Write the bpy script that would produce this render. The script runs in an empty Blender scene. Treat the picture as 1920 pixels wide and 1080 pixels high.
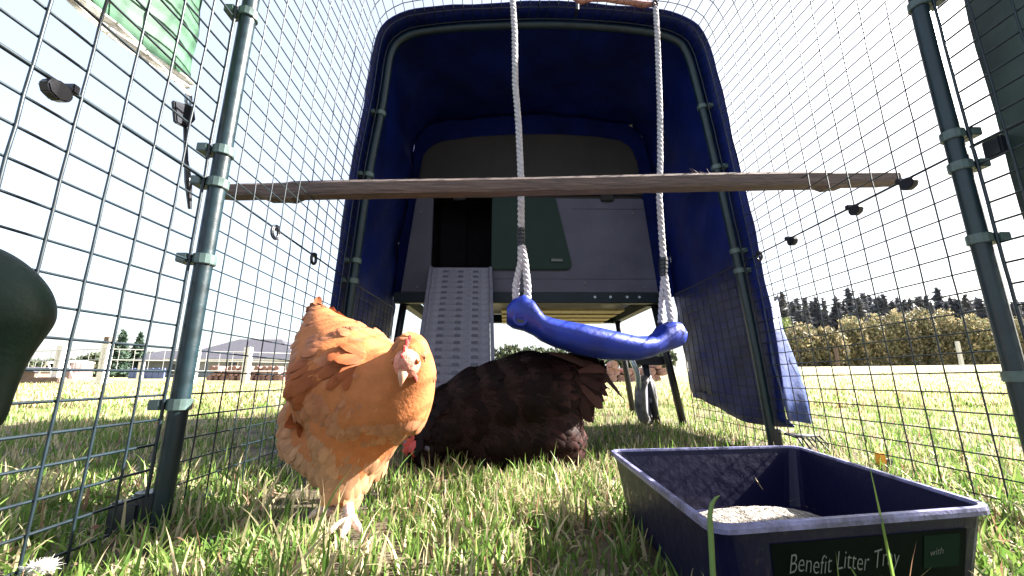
import bpy, bmesh, math, random
import numpy as np
from mathutils import Vector, Matrix
random.seed(7); rng = np.random.default_rng(7)
S = bpy.context.scene; COL = S.collection
# ------------------------------------------------------------------ camera, light
F = 800.0; PITCH = math.atan(165/F); YAW = math.atan(12/F); H = .225
cam = bpy.data.cameras.new('camera'); co = bpy.data.objects.new('camera', cam); COL.objects.link(co)
co.location = (0, 0, H); co.rotation_euler = (math.pi/2 + PITCH, 0, -YAW)
cam.lens = 36*F/1920; cam.sensor_width = 36; cam.clip_start = .01; cam.clip_end = 2000
S.camera = co
AZ, EL = 79, 33
W = bpy.data.worlds.new('World'); S.world = W; W.use_nodes = True
nt = W.node_tree; bg = nt.nodes['Background']; sky = nt.nodes.new('ShaderNodeTexSky')
sky.sky_type = 'NISHITA'; sky.sun_disc = False; sky.sun_elevation = math.radians(EL); sky.sun_rotation = math.radians(AZ)
sky.air_density = 1.0; sky.dust_density = 3.0; sky.ozone_density = 1.0
veil = nt.nodes.new('ShaderNodeMix'); veil.data_type = 'RGBA'; veil.inputs[0].default_value = .80     # thin white high cloud over the whole sky
cn = nt.nodes.new('ShaderNodeTexNoise'); cn.inputs['Scale'].default_value = 1.6; cn.inputs['Detail'].default_value = 5
cr = nt.nodes.new('ShaderNodeValToRGB'); cr.color_ramp.elements[0].position = .3; cr.color_ramp.elements[1].position = .7
cr.color_ramp.elements[0].color = (.55, .55, .55, 1); cr.color_ramp.elements[1].color = (.97, .97, .97, 1)
tcw = nt.nodes.new('ShaderNodeTexCoord'); nt.links.new(tcw.outputs['Generated'], cn.inputs['Vector']); nt.links.new(cn.outputs['Fac'], cr.inputs[0]); sx_ = nt.nodes.new('ShaderNodeSeparateXYZ'); nt.links.new(tcw.outputs['Generated'], sx_.inputs[0])   # cloud thins out on the side away from the sun
mrw = nt.nodes.new('ShaderNodeMapRange'); mrw.inputs[1].default_value = -1.0; mrw.inputs[2].default_value = .1; mrw.inputs[3].default_value = .70; mrw.inputs[4].default_value = 1.0
mlt = nt.nodes.new('ShaderNodeMath'); mlt.operation = 'MULTIPLY'; nt.links.new(sx_.outputs['X'], mrw.inputs[0]); nt.links.new(mrw.outputs[0], mlt.inputs[0]); nt.links.new(cr.outputs[0], mlt.inputs[1]); nt.links.new(mlt.outputs[0], veil.inputs[0])
nt.links.new(sky.outputs[0], veil.inputs[6]); veil.inputs[7].default_value = (1.38, 1.41, 1.47, 1)
nt.links.new(veil.outputs[2], bg.inputs[0]); bg.inputs[1].default_value = .10
sl = bpy.data.lights.new('sun', 'SUN'); so = bpy.data.objects.new('sun', sl); COL.objects.link(so)
sl.energy = 5.0; sl.angle = math.radians(.5); sl.color = (1, .95, .87)
sd = Vector((math.sin(math.radians(AZ))*math.cos(math.radians(EL)), math.cos(math.radians(AZ))*math.cos(math.radians(EL)), math.sin(math.radians(EL))))
so.rotation_euler = sd.to_track_quat('Z', 'Y').to_euler(); so.location = (3, 1, 4)
S.view_settings.view_transform = 'Standard'; S.view_settings.look = 'None'
S.view_settings.exposure = 2.85; S.view_settings.gamma = 1; S.view_settings.use_curve_mapping = False
S.render.engine = 'CYCLES'
cp, sp, cy, sy = math.cos(PITCH), math.sin(PITCH), math.cos(YAW), math.sin(YAW)
FW = Vector((sy*cp, cy*cp, sp)); RT = Vector((cy, -sy, 0)); UP = RT.cross(FW); CAM = Vector((0, 0, H))
def at(px, py, Y):
    "point of the place seen at photo pixel px,py and at distance Y along the run"
    d = FW*F + RT*(px-960) + UP*(540-py)
    return CAM + d*(Y/d.y)
def rad(px, Y): return px/F*Y*1.0
# ------------------------------------------------------------------ materials
def mat(name, col, rough=.6, metal=0, noise=0, nscale=20, bump=0, bscale=60, col2=None, transl=0, spec=.5, attr=None, stretch=None, coat=0, detail=5):
    m = bpy.data.materials.new(name); m.use_nodes = True; n = m.node_tree; b = n.nodes['Principled BSDF']
    b.inputs['Roughness'].default_value = rough; b.inputs['Metallic'].default_value = metal
    b.inputs['Specular IOR Level'].default_value = spec; b.inputs['Coat Weight'].default_value = coat
    b.inputs['Base Color'].default_value = (*col, 1)
    tc = n.nodes.new('ShaderNodeTexCoord'); src = tc.outputs['Object']
    if stretch:
        mp = n.nodes.new('ShaderNodeMapping'); mp.inputs['Scale'].default_value = stretch
        n.links.new(src, mp.inputs[0]); src = mp.outputs[0]
    csock = None
    if attr:
        a = n.nodes.new('ShaderNodeAttribute'); a.attribute_name = attr; csock = a.outputs['Color']
    if noise or col2:
        t = n.nodes.new('ShaderNodeTexNoise'); t.inputs['Scale'].default_value = nscale; t.inputs['Detail'].default_value = detail
        t.inputs['Roughness'].default_value = .65
        n.links.new(src, t.inputs['Vector'])
        r = n.nodes.new('ShaderNodeValToRGB'); r.color_ramp.elements[0].position = .36; r.color_ramp.elements[1].position = .64
        c2 = col2 if col2 else tuple(min(1, c*(1+noise)) for c in col)
        c1 = col if col2 else tuple(c*(1-noise) for c in col)
        if attr:
            r.color_ramp.elements[0].color = (1-noise, 1-noise, 1-noise, 1); r.color_ramp.elements[1].color = (1+noise*.3,)*3+(1,)
            mx = n.nodes.new('ShaderNodeMix'); mx.data_type = 'RGBA'; mx.blend_type = 'MULTIPLY'; mx.inputs[0].default_value = 1
            n.links.new(t.outputs['Fac'], r.inputs[0]); n.links.new(csock, mx.inputs[6]); n.links.new(r.outputs[0], mx.inputs[7]); csock = mx.outputs[2]
        else:
            r.color_ramp.elements[0].color = (*c1, 1); r.color_ramp.elements[1].color = (*c2, 1)
            n.links.new(t.outputs['Fac'], r.inputs[0]); csock = r.outputs[0]
    if csock: n.links.new(csock, b.inputs['Base Color'])
    if bump:
        t2 = n.nodes.new('ShaderNodeTexNoise'); t2.inputs['Scale'].default_value = bscale; t2.inputs['Detail'].default_value = 6
        n.links.new(src, t2.inputs['Vector'])
        bp = n.nodes.new('ShaderNodeBump'); bp.inputs['Strength'].default_value = bump; bp.inputs['Distance'].default_value = .01
        n.links.new(t2.outputs['Fac'], bp.inputs['Height']); n.links.new(bp.outputs[0], b.inputs['Normal'])
    if transl:
        tr = n.nodes.new('ShaderNodeBsdfTranslucent'); mx = n.nodes.new('ShaderNodeMixShader'); mx.inputs[0].default_value = transl
        if csock: n.links.new(csock, tr.inputs[0])
        else: tr.inputs[0].default_value = (*col, 1)
        out = n.nodes['Material Output']
        n.links.new(b.outputs[0], mx.inputs[1]); n.links.new(tr.outputs[0], mx.inputs[2]); n.links.new(mx.outputs[0], out.inputs[0])
    return m
M = {
 'tube': mat('green_tube', (.004, .018, .025), .42, noise=.25, nscale=30, bump=.05, bscale=90),
 'wire': mat('green_wire', (.004, .013, .020), .45, noise=.3, nscale=9),
 'clamp': mat('clamp_plastic', (.07, .11, .105), .4, noise=.2, nscale=40),
 'black': mat('black_plastic', (.010, .012, .020), .4, noise=.15, nscale=30),
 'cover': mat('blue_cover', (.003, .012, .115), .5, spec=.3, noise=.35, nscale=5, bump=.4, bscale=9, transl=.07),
 'coverout': mat('faded_glare_cover', (.018, .045, .20), .5, col2=(.07, .10, .26), nscale=28, bump=.5, bscale=20, transl=.2),  # faded, dusty cloth, with sun glare painted into the lighter blue
 'greentarp': mat('green_shade_cloth', (.10, .22, .14), .6, noise=.25, nscale=7, bump=.4, bscale=14, transl=.5),
 'hem': mat('white_hem', (.75, .74, .70), .8, noise=.2, nscale=90, bump=.4, bscale=200, transl=.4),
 'darktarp': mat('dark_shade_cloth', (.035, .06, .055), .55, noise=.4, nscale=6, bump=.5, bscale=8, transl=.05),
 'wood': mat('grey_weathered_wood', (.065, .050, .050), .8, col2=(.16, .115, .10), nscale=14, bump=.6, bscale=30, stretch=(.8, 14, 14)),
 'rope': mat('white_rope', (.46, .45, .48), .8, noise=.2, nscale=120, bump=.5, bscale=400),
 'swing': mat('blue_plastic', (.007, .025, .27), .42, noise=.35, nscale=14, bump=.12, bscale=90, spec=.4),
 'tray': mat('navy_plastic', (.003, .003, .026), .5, spec=.22, bump=.12, bscale=60, coat=.1),
 'rim': mat('scuffed_navy_rim', (.14, .14, .26), .42, noise=.5, nscale=40, bump=.2, bscale=120),
 'sticker': mat('green_sticker', (.001, .004, .003), .8, spec=.08, noise=.2, nscale=10),
 'sticker2': mat('light_green_sticker', (.002, .014, .007), .8, spec=.1),
 'white': mat('white_print', (.13, .14, .14), .6),
 'litter': mat('grey_litter', (.10, .085, .075), .95, col2=(.62, .55, .47), nscale=160, bump=1, bscale=260),
 'coop': mat('lilac_grey_plastic', (.078, .078, .112), .45, spec=.3, noise=.3, nscale=2.2, bump=.06, bscale=30, detail=9),
 'lid': mat('beige_grey_plastic', (.030, .028, .027), .6, spec=.2, noise=.15, nscale=4, bump=.05, bscale=40),
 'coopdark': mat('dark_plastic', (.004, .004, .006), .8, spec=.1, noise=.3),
 'door': mat('green_door_plastic', (.003, .022, .014), .45, spec=.25, noise=.15, nscale=5),
 'beam': mat('green_steel_beam', (.004, .013, .02), .5, spec=.3, noise=.3, nscale=12),
 'slat': mat('ochre_slat', (.33, .26, .10), .6, noise=.2, nscale=30),
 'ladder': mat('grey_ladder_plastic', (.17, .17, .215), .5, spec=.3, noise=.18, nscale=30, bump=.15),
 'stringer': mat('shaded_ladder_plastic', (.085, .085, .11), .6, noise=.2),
 'steel': mat('steel', (.35, .42, .48), .3, metal=.6, noise=.2),
 'tyre': mat('worn_tyre', (.13, .125, .13), .8, noise=.5, nscale=25, bump=.5, bscale=90),
 'feeder': mat('green_feeder_plastic', (.004, .018, .011), .55, noise=.3, nscale=10, spec=.3, bump=.1, bscale=120),
 'buff': mat('buff_feather', (.6, .28, .09), .7, attr='col', noise=.12, nscale=30, transl=.12, spec=.2),
 'buffskin': mat('buff_down', (.40, .14, .05), .9, noise=.1, nscale=50, bump=.15, bscale=200, spec=.2),
 'dark': mat('dark_feather', (.02, .01, .008), .6, attr='col', noise=.15, nscale=60, transl=.05, spec=.09),
 'darkskin': mat('dark_down', (.016, .008, .007), .9, noise=.4, nscale=40, bump=.8, bscale=150, spec=.2),
 'comb': mat('red_comb', (.46, .07, .06), .5, noise=.25, nscale=80, bump=.3, bscale=200),
 'face': mat('pink_face_skin', (.55, .20, .14), .7, noise=.2, nscale=120, bump=.3, bscale=200),
 'beak': mat('horn_beak', (.50, .26, .17), .4, noise=.15, nscale=60),
 'eye': mat('amber_eye', (.35, .10, .02), .15), 'pupil': mat('black_pupil', (.004, .004, .004), .1),
 'shank': mat('pale_shank', (.68, .47, .40), .6, noise=.25, nscale=90, bump=.6, bscale=240),
 'grass': mat('grass_blades', (.1, .2, .04), .5, attr='col', noise=.2, nscale=3, transl=.38, spec=.25),
 'feather': mat('white_feather', (.82, .80, .76), .8, noise=.08, nscale=60, transl=.3),
 'bark': mat('bark', (.10, .07, .05), .9, noise=.4, nscale=8, bump=.8, bscale=20),
 'needle': mat('conifer_needles', (.03, .06, .035), .7, attr='col', noise=.4, nscale=.5, transl=.15),
 'leaf': mat('hedge_leaves', (.2, .2, .09), .7, attr='col', noise=.3, nscale=.8, transl=.25),
 'post': mat('white_post', (.62, .60, .57), .8, noise=.15, nscale=20),
 'brownpost': mat('brown_post', (.13, .09, .075), .9, noise=.3, nscale=20),
 'roof': mat('grey_roof_tiles', (.050, .048, .062), .75, noise=.15, nscale=3, bump=.4, bscale=4),
 'wall': mat('pale_render', (.22, .225, .24), .85, noise=.1, nscale=2),
 'glass': mat('window_glass', (.03, .04, .05), .1),
 'pinkwood': mat('split_logs', (.26, .15, .13), .9, noise=.35, nscale=6, bump=.5, bscale=30),
 'bluewall': mat('blue_panel', (.09, .12, .26), .6, noise=.15, nscale=3),
 'tank': mat('pink_grey_tank', (.20, .14, .14), .7, noise=.15, nscale=3),
 'fleshy': mat('brown_strap', (.36, .17, .13), .6, noise=.4, nscale=60, bump=.5, bscale=120),
 'yellow': mat('orange_plastic', (.8, .33, .03), .5),
 'fwire': mat('galvanised_wire', (.35, .35, .35), .5, metal=.3),
}
# ------------------------------------------------------------------ helpers
def tag(o, label=None, cat=None, group=None, kind=None):
    if label: o['label'] = label
    if cat: o['category'] = cat
    if group: o['group'] = group
    if kind: o['kind'] = kind
    return o
def thing(name, label, cat, loc=(0, 0, 0), group=None):
    o = bpy.data.objects.new(name, None); COL.objects.link(o); o.location = loc; o.empty_display_size = .05
    return tag(o, label, cat, group)
def link_mesh(name, V, Fc, material, parent=None, smooth=False, cols=None, loc=None):
    V = np.asarray(V, dtype=float)
    if loc is None: loc = np.array([V[:, 0].mean(), V[:, 1].mean(), V[:, 2].min()])
    loc = np.asarray(loc, dtype=float)
    me = bpy.data.meshes.new(name); me.from_pydata((V-loc).tolist(), [], Fc); me.materials.append(material)
    if smooth: me.polygons.foreach_set('use_smooth', [True]*len(me.polygons))
    if cols is not None:
        a = me.color_attributes.new('col', 'FLOAT_COLOR', 'POINT'); c = np.ones((len(V), 4)); c[:, :3] = cols; a.data.foreach_set('color', c.ravel())
    o = bpy.data.objects.new(name, me); COL.objects.link(o)
    if parent is not None:
        o.parent = parent; pl = np.array(parent.location)
        if parent.parent is not None: pl = pl + np.array(parent.parent.location)
        loc = loc - pl
    o.location = loc
    return o
class MB:
    def __init__(s): s.v = []; s.f = []
    def add(s, V, Fc):
        n = len(s.v); s.v += [tuple(p) for p in V]; s.f += [tuple(i+n for i in f) for f in Fc]; return s
    def box(s, a, b):
        x0, y0, z0 = a; x1, y1, z1 = b
        return s.add([(x0,y0,z0),(x1,y0,z0),(x1,y1,z0),(x0,y1,z0),(x0,y0,z1),(x1,y0,z1),(x1,y1,z1),(x0,y1,z1)],
                     [(0,3,2,1),(4,5,6,7),(0,1,5,4),(1,2,6,5),(2,3,7,6),(3,0,4,7)])
    def tube(s, pts, r, n=8, caps=True, twist=0):
        pts = [Vector(p) for p in pts]; V = []; Fc = []; m = len(pts)
        t0 = (pts[1]-pts[0]).normalized(); ref = Vector((0, 0, 1)) if abs(t0.z) < .9 else Vector((0, 1, 0))
        u = t0.cross(ref).normalized()
        for i, p in enumerate(pts):
            t = (pts[min(i+1, m-1)]-pts[max(i-1, 0)]).normalized()
            u = (u - t*u.dot(t)).normalized(); w = t.cross(u)
            ri = r[i] if isinstance(r, (list, tuple)) else r
            for k in range(n):
                a = 2*math.pi*k/n + twist
                V.append(p + (u*math.cos(a)+w*math.sin(a))*ri)
        for i in range(m-1):
            for k in range(n):
                Fc.append((i*n+k, i*n+(k+1) % n, (i+1)*n+(k+1) % n, (i+1)*n+k))
        if caps: Fc.append(tuple(range(n-1, -1, -1))); Fc.append(tuple(range((m-1)*n, m*n)))
        return s.add(V, Fc)
    def prism(s, poly, axis, d):       # poly: list of 3D points, extruded by vector d
        n = len(poly); P = [Vector(p) for p in poly]; D = Vector(d)
        return s.add(P+[p+D for p in P], [tuple(range(n)), tuple(range(2*n-1, n-1, -1))]+[(i, n+i, n+(i+1) % n, (i+1) % n) for i in range(n)])
    def build(s, name, m, parent=None, smooth=False, bevel=0, cols=None):
        o = link_mesh(name, s.v, s.f, m, parent, smooth, cols)
        if bevel:
            bm = bmesh.new(); bm.from_mesh(o.data); bmesh.ops.recalc_face_normals(bm, faces=bm.faces)
            bmesh.ops.bevel(bm, geom=[e for e in bm.edges if e.calc_face_angle(0) > .5], offset=bevel, segments=2, affect='EDGES', clamp_overlap=True)
            bm.to_mesh(o.data); bm.free()
        return o
def copy_tree(o, loc, label=None, parent=None):
    c = o.copy(); COL.objects.link(c)
    if parent is None: c.location = loc
    else: c.parent = parent
    if label: c['label'] = label
    for ch in list(o.children): copy_tree(ch, None, None, c)
    return c
def lerp(a, b, t): return a+(b-a)*t
# ------------------------------------------------------------------ ground
def gz(x, y):
    r = np.hypot(x, y); t = np.clip((r-6)/34, 0, 1); t = t*t*(3-2*t)
    side = np.clip((x/np.maximum(r, .1)+.15)/.6, 0, 1)
    return t*(.10+.78*side) - .0*r
def noise2(x, y, s=1.0):
    return np.sin(x*3.1*s+1.3)*np.cos(y*2.7*s+.4)+.5*np.sin(x*7.3*s+y*5.1*s)+.3*np.cos(x*13.7*s-y*11.9*s)
ys = np.concatenate([np.linspace(-2, 4, 70), np.geomspace(4.2, 900, 60)])
xs = np.concatenate([-np.geomspace(900, 3.2, 50), np.linspace(-3, 3, 70), np.geomspace(3.2, 900, 50)])
X, Y = np.meshgrid(xs, ys); Z = gz(X, Y)+.006*noise2(X, Y, 2.2)*(np.hypot(X, Y) < 6)
V = np.stack([X, Y, Z], -1).reshape(-1, 3); nx = len(xs)
Fc = [(j*nx+i, j*nx+i+1, (j+1)*nx+i+1, (j+1)*nx+i) for j in range(len(ys)-1) for i in range(nx-1)]
gm = mat('field', (.12, .10, .045), .95, col2=(.36, .33, .16), nscale=9, bump=1.0, bscale=35, detail=10)
n_ = gm.node_tree; rp = next(x for x in n_.nodes if x.type == 'VALTORGB'); bs = n_.nodes['Principled BSDF']; tc_ = next(x for x in n_.nodes if x.type == 'TEX_COORD')
ln_ = n_.nodes.new('ShaderNodeVectorMath'); ln_.operation = 'LENGTH'; n_.links.new(tc_.outputs['Object'], ln_.inputs[0])       # trodden soil round the run, meadow beyond
mr = n_.nodes.new('ShaderNodeMapRange'); mr.inputs[1].default_value = 1.6; mr.inputs[2].default_value = 6.0; n_.links.new(ln_.outputs['Value'], mr.inputs[0])
so_ = n_.nodes.new('ShaderNodeValToRGB'); so_.color_ramp.elements[0].color = (.035, .026, .017, 1); so_.color_ramp.elements[1].color = (.13, .10, .055, 1); so_.color_ramp.elements[0].position = .38; so_.color_ramp.elements[1].position = .68
n_.links.new(next(x for x in n_.nodes if x.type == 'TEX_NOISE').outputs['Fac'], so_.inputs[0])
mg = n_.nodes.new('ShaderNodeMix'); mg.data_type = 'RGBA'; n_.links.new(mr.outputs[0], mg.inputs[0]); n_.links.new(so_.outputs[0], mg.inputs[6]); n_.links.new(rp.outputs[0], mg.inputs[7]); n_.links.new(mg.outputs[2], bs.inputs['Base Color'])
g = link_mesh('ground', V, Fc, gm, loc=(0, 0, 0), smooth=True); tag(g, 'dry sunlit meadow with short green and straw grass', kind='structure')
# ------------------------------------------------------------------ the run
def outline(kind):
    if kind == 'near':
        L = [(-.530, -.02), (-.524, .25), (-.516, .6), (-.507, .9), (-.492, 1.30)]; R = [(.835, 1.33), (.828, .95), (.838, .55), (.848, .25), (.856, -.02)]
        T = [(-.483, 1.40), (-.455, 1.47), (-.40, 1.515), (-.33, 1.535), (-.10, 1.56), (.18, 1.572), (.45, 1.56), (.67, 1.537), (.745, 1.51), (.80, 1.46), (.825, 1.40)]
    else:
        L = [(-.552, -.02), (-.530, .42), (-.498, .90), (-.466, 1.19), (-.455, 1.34)]; R = [(.715, 1.36), (.752, 1.09), (.806, .607), (.835, .30), (.858, -.02)]
        T = [(-.448, 1.41), (-.43, 1.46), (-.385, 1.50), (-.33, 1.52), (-.15, 1.545), (.16, 1.56), (.40, 1.55), (.56, 1.53), (.63, 1.51), (.68, 1.475), (.70, 1.43)]
    P = L+T+R; out = []
    for i in range(len(P)-1):          # catmull-rom
        p0 = Vector(P[max(i-1, 0)]); p1 = Vector(P[i]); p2 = Vector(P[i+1]); p3 = Vector(P[min(i+2, len(P)-1)])
        for k in range(12):
            t = k/12; out.append(.5*((2*p1)+(p2-p0)*t+(2*p0-5*p1+4*p2-p3)*t*t+(3*p1-p0-3*p2+p3)*t**3))
    out.append(Vector(P[-1])); return np.array([tuple(p) for p in out])
def resample(P, n):
    d = np.r_[0, np.cumsum(np.hypot(*np.diff(P, axis=0).T))]; t = np.linspace(0, d[-1], n)
    return np.stack([np.interp(t, d, P[:, 0]), np.interp(t, d, P[:, 1])], -1)
N = 120
ON, OF = resample(outline('near'), N), resample(outline('far'), N)
YN, YF = .70, 1.40; CELL = .055
def shell(i, y, off=0.0):
    "point on the run's skin: station i (0..N-1, may be fractional) at distance y"
    t = (y-YN)/(YF-YN); t = max(0, min(1.0, t))
    i0 = int(max(0, min(N-2, math.floor(i)))); f = i-i0
    a = ON[i0]*(1-f)+ON[i0+1]*f; b = OF[i0]*(1-f)+OF[i0+1]*f; p = a*(1-t)+b*t
    q0 = ON[i0]*(1-t)+OF[i0]*t; q1 = ON[i0+1]*(1-t)+OF[i0+1]*t; d = q1-q0; d = d/np.hypot(*d)
    return Vector((p[0]-d[1]*off, y, p[1]+d[0]*off))
JL = 16; JR = N-1-18
run = thing('chicken_run', 'green wire mesh chicken run on arched tubes, around the two hens', 'chicken run', (.16, .7, 0))
for ya in (YN, YF):
    mb = MB(); mb.tube([shell(i, ya, -.014) for i in np.linspace(0, N-1, 150)], .0138, 14)
    mb.build('arch_tube', M['tube'], run, smooth=True)
    if ya == 2.0: continue
    for i in ((5.6, 12.1, 15.9, 17.6, 25.5, 33) if ya == YN else (16, 18, 27, 34)):
        for side in (0, 1):
            ii = i+ (0 if side == 0 else 1.2); ii = ii if side == 0 else N-1-ii
            a = shell(ii-.24, ya, -.014); b = shell(ii+.24, ya, -.014); c = MB(); c.tube([a, b], .0175, 14)
            s_ = -1 if side == 0 else 1; m_ = (a+b)/2
            x0, x1 = sorted((m_.x+s_*.016, m_.x+s_*.034))
            c.box((x0, ya-.020, min(a.z, b.z)+.001), (x1, ya+.008, max(a.z, b.z)-.001))
            c.build('clamp', M['clamp'], run, bevel=.0012)
def panel(y0, y1, i0, i1, rw=.0016):
    w = MB(); n = max(1, round((y1-y0)/CELL)); Ys = [lerp(y0, y1, k/n) for k in range(n+1)]
    jit = lambda: random.uniform(-.0012, .0012)
    for i in range(i0, i1+1):
        edge = i in (i0, i1); o = (.0013 if not edge else 0)
        w.tube([shell(i, y, o+jit()) for y in (Ys[::3] if Ys[::3][-1] == Ys[-1] else Ys[::3]+[Ys[-1]])], rw*(1.5 if edge else 1), 6, caps=False, twist=.3)
    for k, y in enumerate(Ys):
        edge = k in (0, n); yy = y + (.004 if k == 0 else -.004 if k == n else 0)
        w.tube([shell(i, yy, -.0013+jit()*.6) for i in range(i0, i1+1)], rw*(1.5 if edge else 1), 6, caps=False)
    return w.build('mesh_panel', M['wire'], run, smooth=True)
for (a, b) in ((-.30, YN-.012), (YN+.012, YF-.012), (YF+.012, 1.99)):
    for (i0, i1) in ((0, JL), (JL, 59), (59, JR), (JR, N-1)):
        if a > YF and i0 in (JL, 59): continue          # the covered end has only its low side panels
        panel(a, b, i0, i1, .0018 if a < 0 else .0014)
def clip(ii, y, r=.016, ring=False):
    p = shell(ii, y, -.002); c = MB()
    if ring:
        c.tube([p+Vector((0, math.cos(t)*r*.8, math.sin(t)*r*.8-.010)) for t in np.linspace(0, 2*math.pi, 17)], .0042, 8, caps=False)
        c.box((p.x-.006, p.y-.006, p.z-.004), (p.x+.006, p.y+.008, p.z+.007))
    else:
        poly = [(p.x-.006, p.y+math.cos(t)*r*1.05, p.z-.012+math.sin(t)*r*.85) for t in np.linspace(0, 2*math.pi, 9)[:-1]]
        c.prism(poly, 0, (.013, 0, 0)); c.box((p.x-.008, p.y+r*.7, p.z-.006), (p.x+.008, p.y+r*1.35, p.z+.006))
    c.build('panel_clip', M['black'], run, bevel=.0015)
for y, ring in ((.44, 0), (.92, 1), (1.12, 1)): clip(JL, y, .014 if y < .5 else .017, ring)
for y, ring in ((.805, 0), (.935, 0), (1.15, 0), (1.30, 1)): clip(JR, y, .016, ring)
c = MB(); c.tube([shell(63, YF-.08, .01), shell(63, YF-.08, -.02), shell(63, YF-.05, -.02)], .006, 8); c.build('roof_clip', M['black'], run)
# foot at the near left tube
c = MB(); c.tube([(-.535, .70, .055), (-.535, .70, -.03)], .022, 12); c.box((-.575, .675, .0), (-.53, .70, .045)); c.build('tube_foot', M['black'], run, bevel=.004)
c = MB(); c.tube([(.848, 1.40, .06), (.85, 1.40, -.02)], .021, 12)
for k in range(6):
    a = Vector((.87, 1.38, .05)); c.tube([a, a+Vector((.02+.02*k, -.03+.01*k, -.01)), a+Vector((.03+.018*k, -.05, -.05))], .003, 6)
c.build('tube_foot', M['black'], run)
# ------------------------------------------------------------------ blue cover
def cover():
    V = []; Fc = []; Ys = np.linspace(1.335, 2.04, 16); St = np.linspace(2.6, N-1-2.6, 150)
    for j, y in enumerate(Ys):
        for k, i in enumerate(St):
            wr = (.006*math.sin(i*.35+y*9)+.004*math.sin(i*.9-y*23)+.003*math.sin(i*1.7+y*41))*(.25+.75*min(1, (y-1.335)/.2))
            p = shell(i, y, .021+wr)
            u = (N-1-i-2.6)/11.0                     # lower right front corner flares out
            if 0 <= u < 1: fl = (1-u)**1.3*max(0, 1-j/3.5); p += Vector((-.020*fl, .012*fl, 0))
            if j == 0: p.y += .0025*math.sin(i*.5)
            if i > 60 and i > N-1-4.5: p.z += .02*math.sin(y*7)+(.05*(y-1.33))
            V.append(tuple(p))
    n = len(St)
    for j in range(len(Ys)-1):
        for k in range(n-1): Fc.append((j*n+k, j*n+k+1, (j+1)*n+k+1, (j+1)*n+k))
    return V, Fc
cv = thing('run_cover', 'blue tarpaulin cover pulled over the far end of the run', 'cover', (.16, 1.7, .1))
V, Fc = cover(); o = link_mesh('cover_sheet', V, Fc, M['cover'], cv, smooth=True)
md = o.modifiers.new('t', 'SOLIDIFY'); md.thickness = .0025
hw = [(-.50, .57), (-.43, 1.20), (-.41, 1.28), (-.36, 1.335), (-.28, 1.365), (0, 1.39), (.26, 1.395), (.52, 1.375), (.60, 1.345), (.645, 1.27), (.66, 1.18), (.715, .57)]
ih = np.interp(np.linspace(0, 1, 40), np.linspace(0, 1, len(hw)), range(len(hw)))
inner = [(np.interp(t, range(len(hw)), [p[0] for p in hw]), np.interp(t, range(len(hw)), [p[1] for p in hw])) for t in ih]
V = []; Fc = []
for k, t in enumerate(np.linspace(18, N-1-18, 40)):
    p = shell(t, 2.035, .028); V += [(p.x, 2.035, p.z), (inner[k][0]*1.0, 2.02, inner[k][1])]
Fc = [(2*k, 2*k+2, 2*k+3, 2*k+1) for k in range(39)]
o = link_mesh('cover_back', V, Fc, M['cover'], cv); md = o.modifiers.new('t', 'SOLIDIFY'); md.thickness = .003
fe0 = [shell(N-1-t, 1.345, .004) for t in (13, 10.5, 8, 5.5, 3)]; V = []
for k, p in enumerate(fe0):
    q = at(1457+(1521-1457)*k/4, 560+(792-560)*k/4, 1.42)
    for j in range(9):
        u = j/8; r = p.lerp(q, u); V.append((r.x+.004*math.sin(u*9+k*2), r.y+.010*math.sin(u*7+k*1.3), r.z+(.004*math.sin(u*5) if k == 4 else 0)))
o = link_mesh('folded_edge', V, [(k*9+j, k*9+j+1, (k+1)*9+j+1, (k+1)*9+j) for k in range(4) for j in range(8)], M['coverout'], cv, smooth=True); o['label'] = 'faded outer face of the cover folded outward, sun glare in its colour'; md = o.modifiers.new('t', 'SOLIDIFY'); md.thickness = .002
hm = MB(); hm.tube([Vector(p)+Vector((0, -.002, 0)) for p in cover()[0][:150]], .0035, 6, caps=False); hm.build('hem', M['cover'], cv, smooth=True)
# ------------------------------------------------------------------ shade cloths on the near panels
def sheet(name, pts, m, parent=None, n=14, amp=.006, off=0):
    "bilinear sheet between four corners with soft folds"
    a, b, c, d = [Vector(p) for p in pts]; V = []; Fc = []
    for j in range(n+1):
        for i in range(n+1):
            u, v = i/n, j/n; p = (a*(1-u)+b*u)*(1-v)+(d*(1-u)+c*u)*v
            V.append((p.x+amp*math.sin(u*9+v*5)+amp*.6*math.sin(v*17+u*3), p.y, p.z))
    for j in range(n):
        for i in range(n): Fc.append((j*(n+1)+i, j*(n+1)+i+1, (j+1)*(n+1)+i+1, (j+1)*(n+1)+i))
    o = link_mesh(name, V, Fc, m, parent, smooth=True); md = o.modifiers.new('t', 'SOLIDIFY'); md.thickness = .002
    return o
def onwall(px, py, xw):    # point of the place at pixel px,py on the upright plane x = xw
    d = FW*F+RT*(px-960)+UP*(540-py); return CAM+d*(xw/d.x)
gl = thing('shade_cloth', 'pale green shade cloth with white hem, top left outside the mesh', 'shade cloth', (-.56, .5, .8))
pA = onwall(352, 178, -.555); pB = onwall(118, 0, -.555); dirv = (pB-pA)
pB2 = pA+dirv*1.25; upv = onwall(389, 0, -.555)-pA
pA2 = pA+upv*1.9
hemw = Vector((0, 0, .022))
sheet('cloth_sheet', [pB2+hemw, pA+hemw, pA2, pA2+dirv*1.25], M['greentarp'], gl)
sheet('hem', [pB2+Vector((.003, 0, 0)), pA+Vector((.003, 0, 0)), pA+hemw+Vector((.003, 0, 0)), pB2+hemw+Vector((.003, 0, 0))], M['hem'], gl)
rc = thing('shade_cloth', 'dark grey-green shade cloth at the right edge of the photo', 'shade cloth', (.9, .45, .6))
q0 = onwall(1812, 0, .885); q1 = onwall(1918, 400, .885); ed = q0-q1
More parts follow.
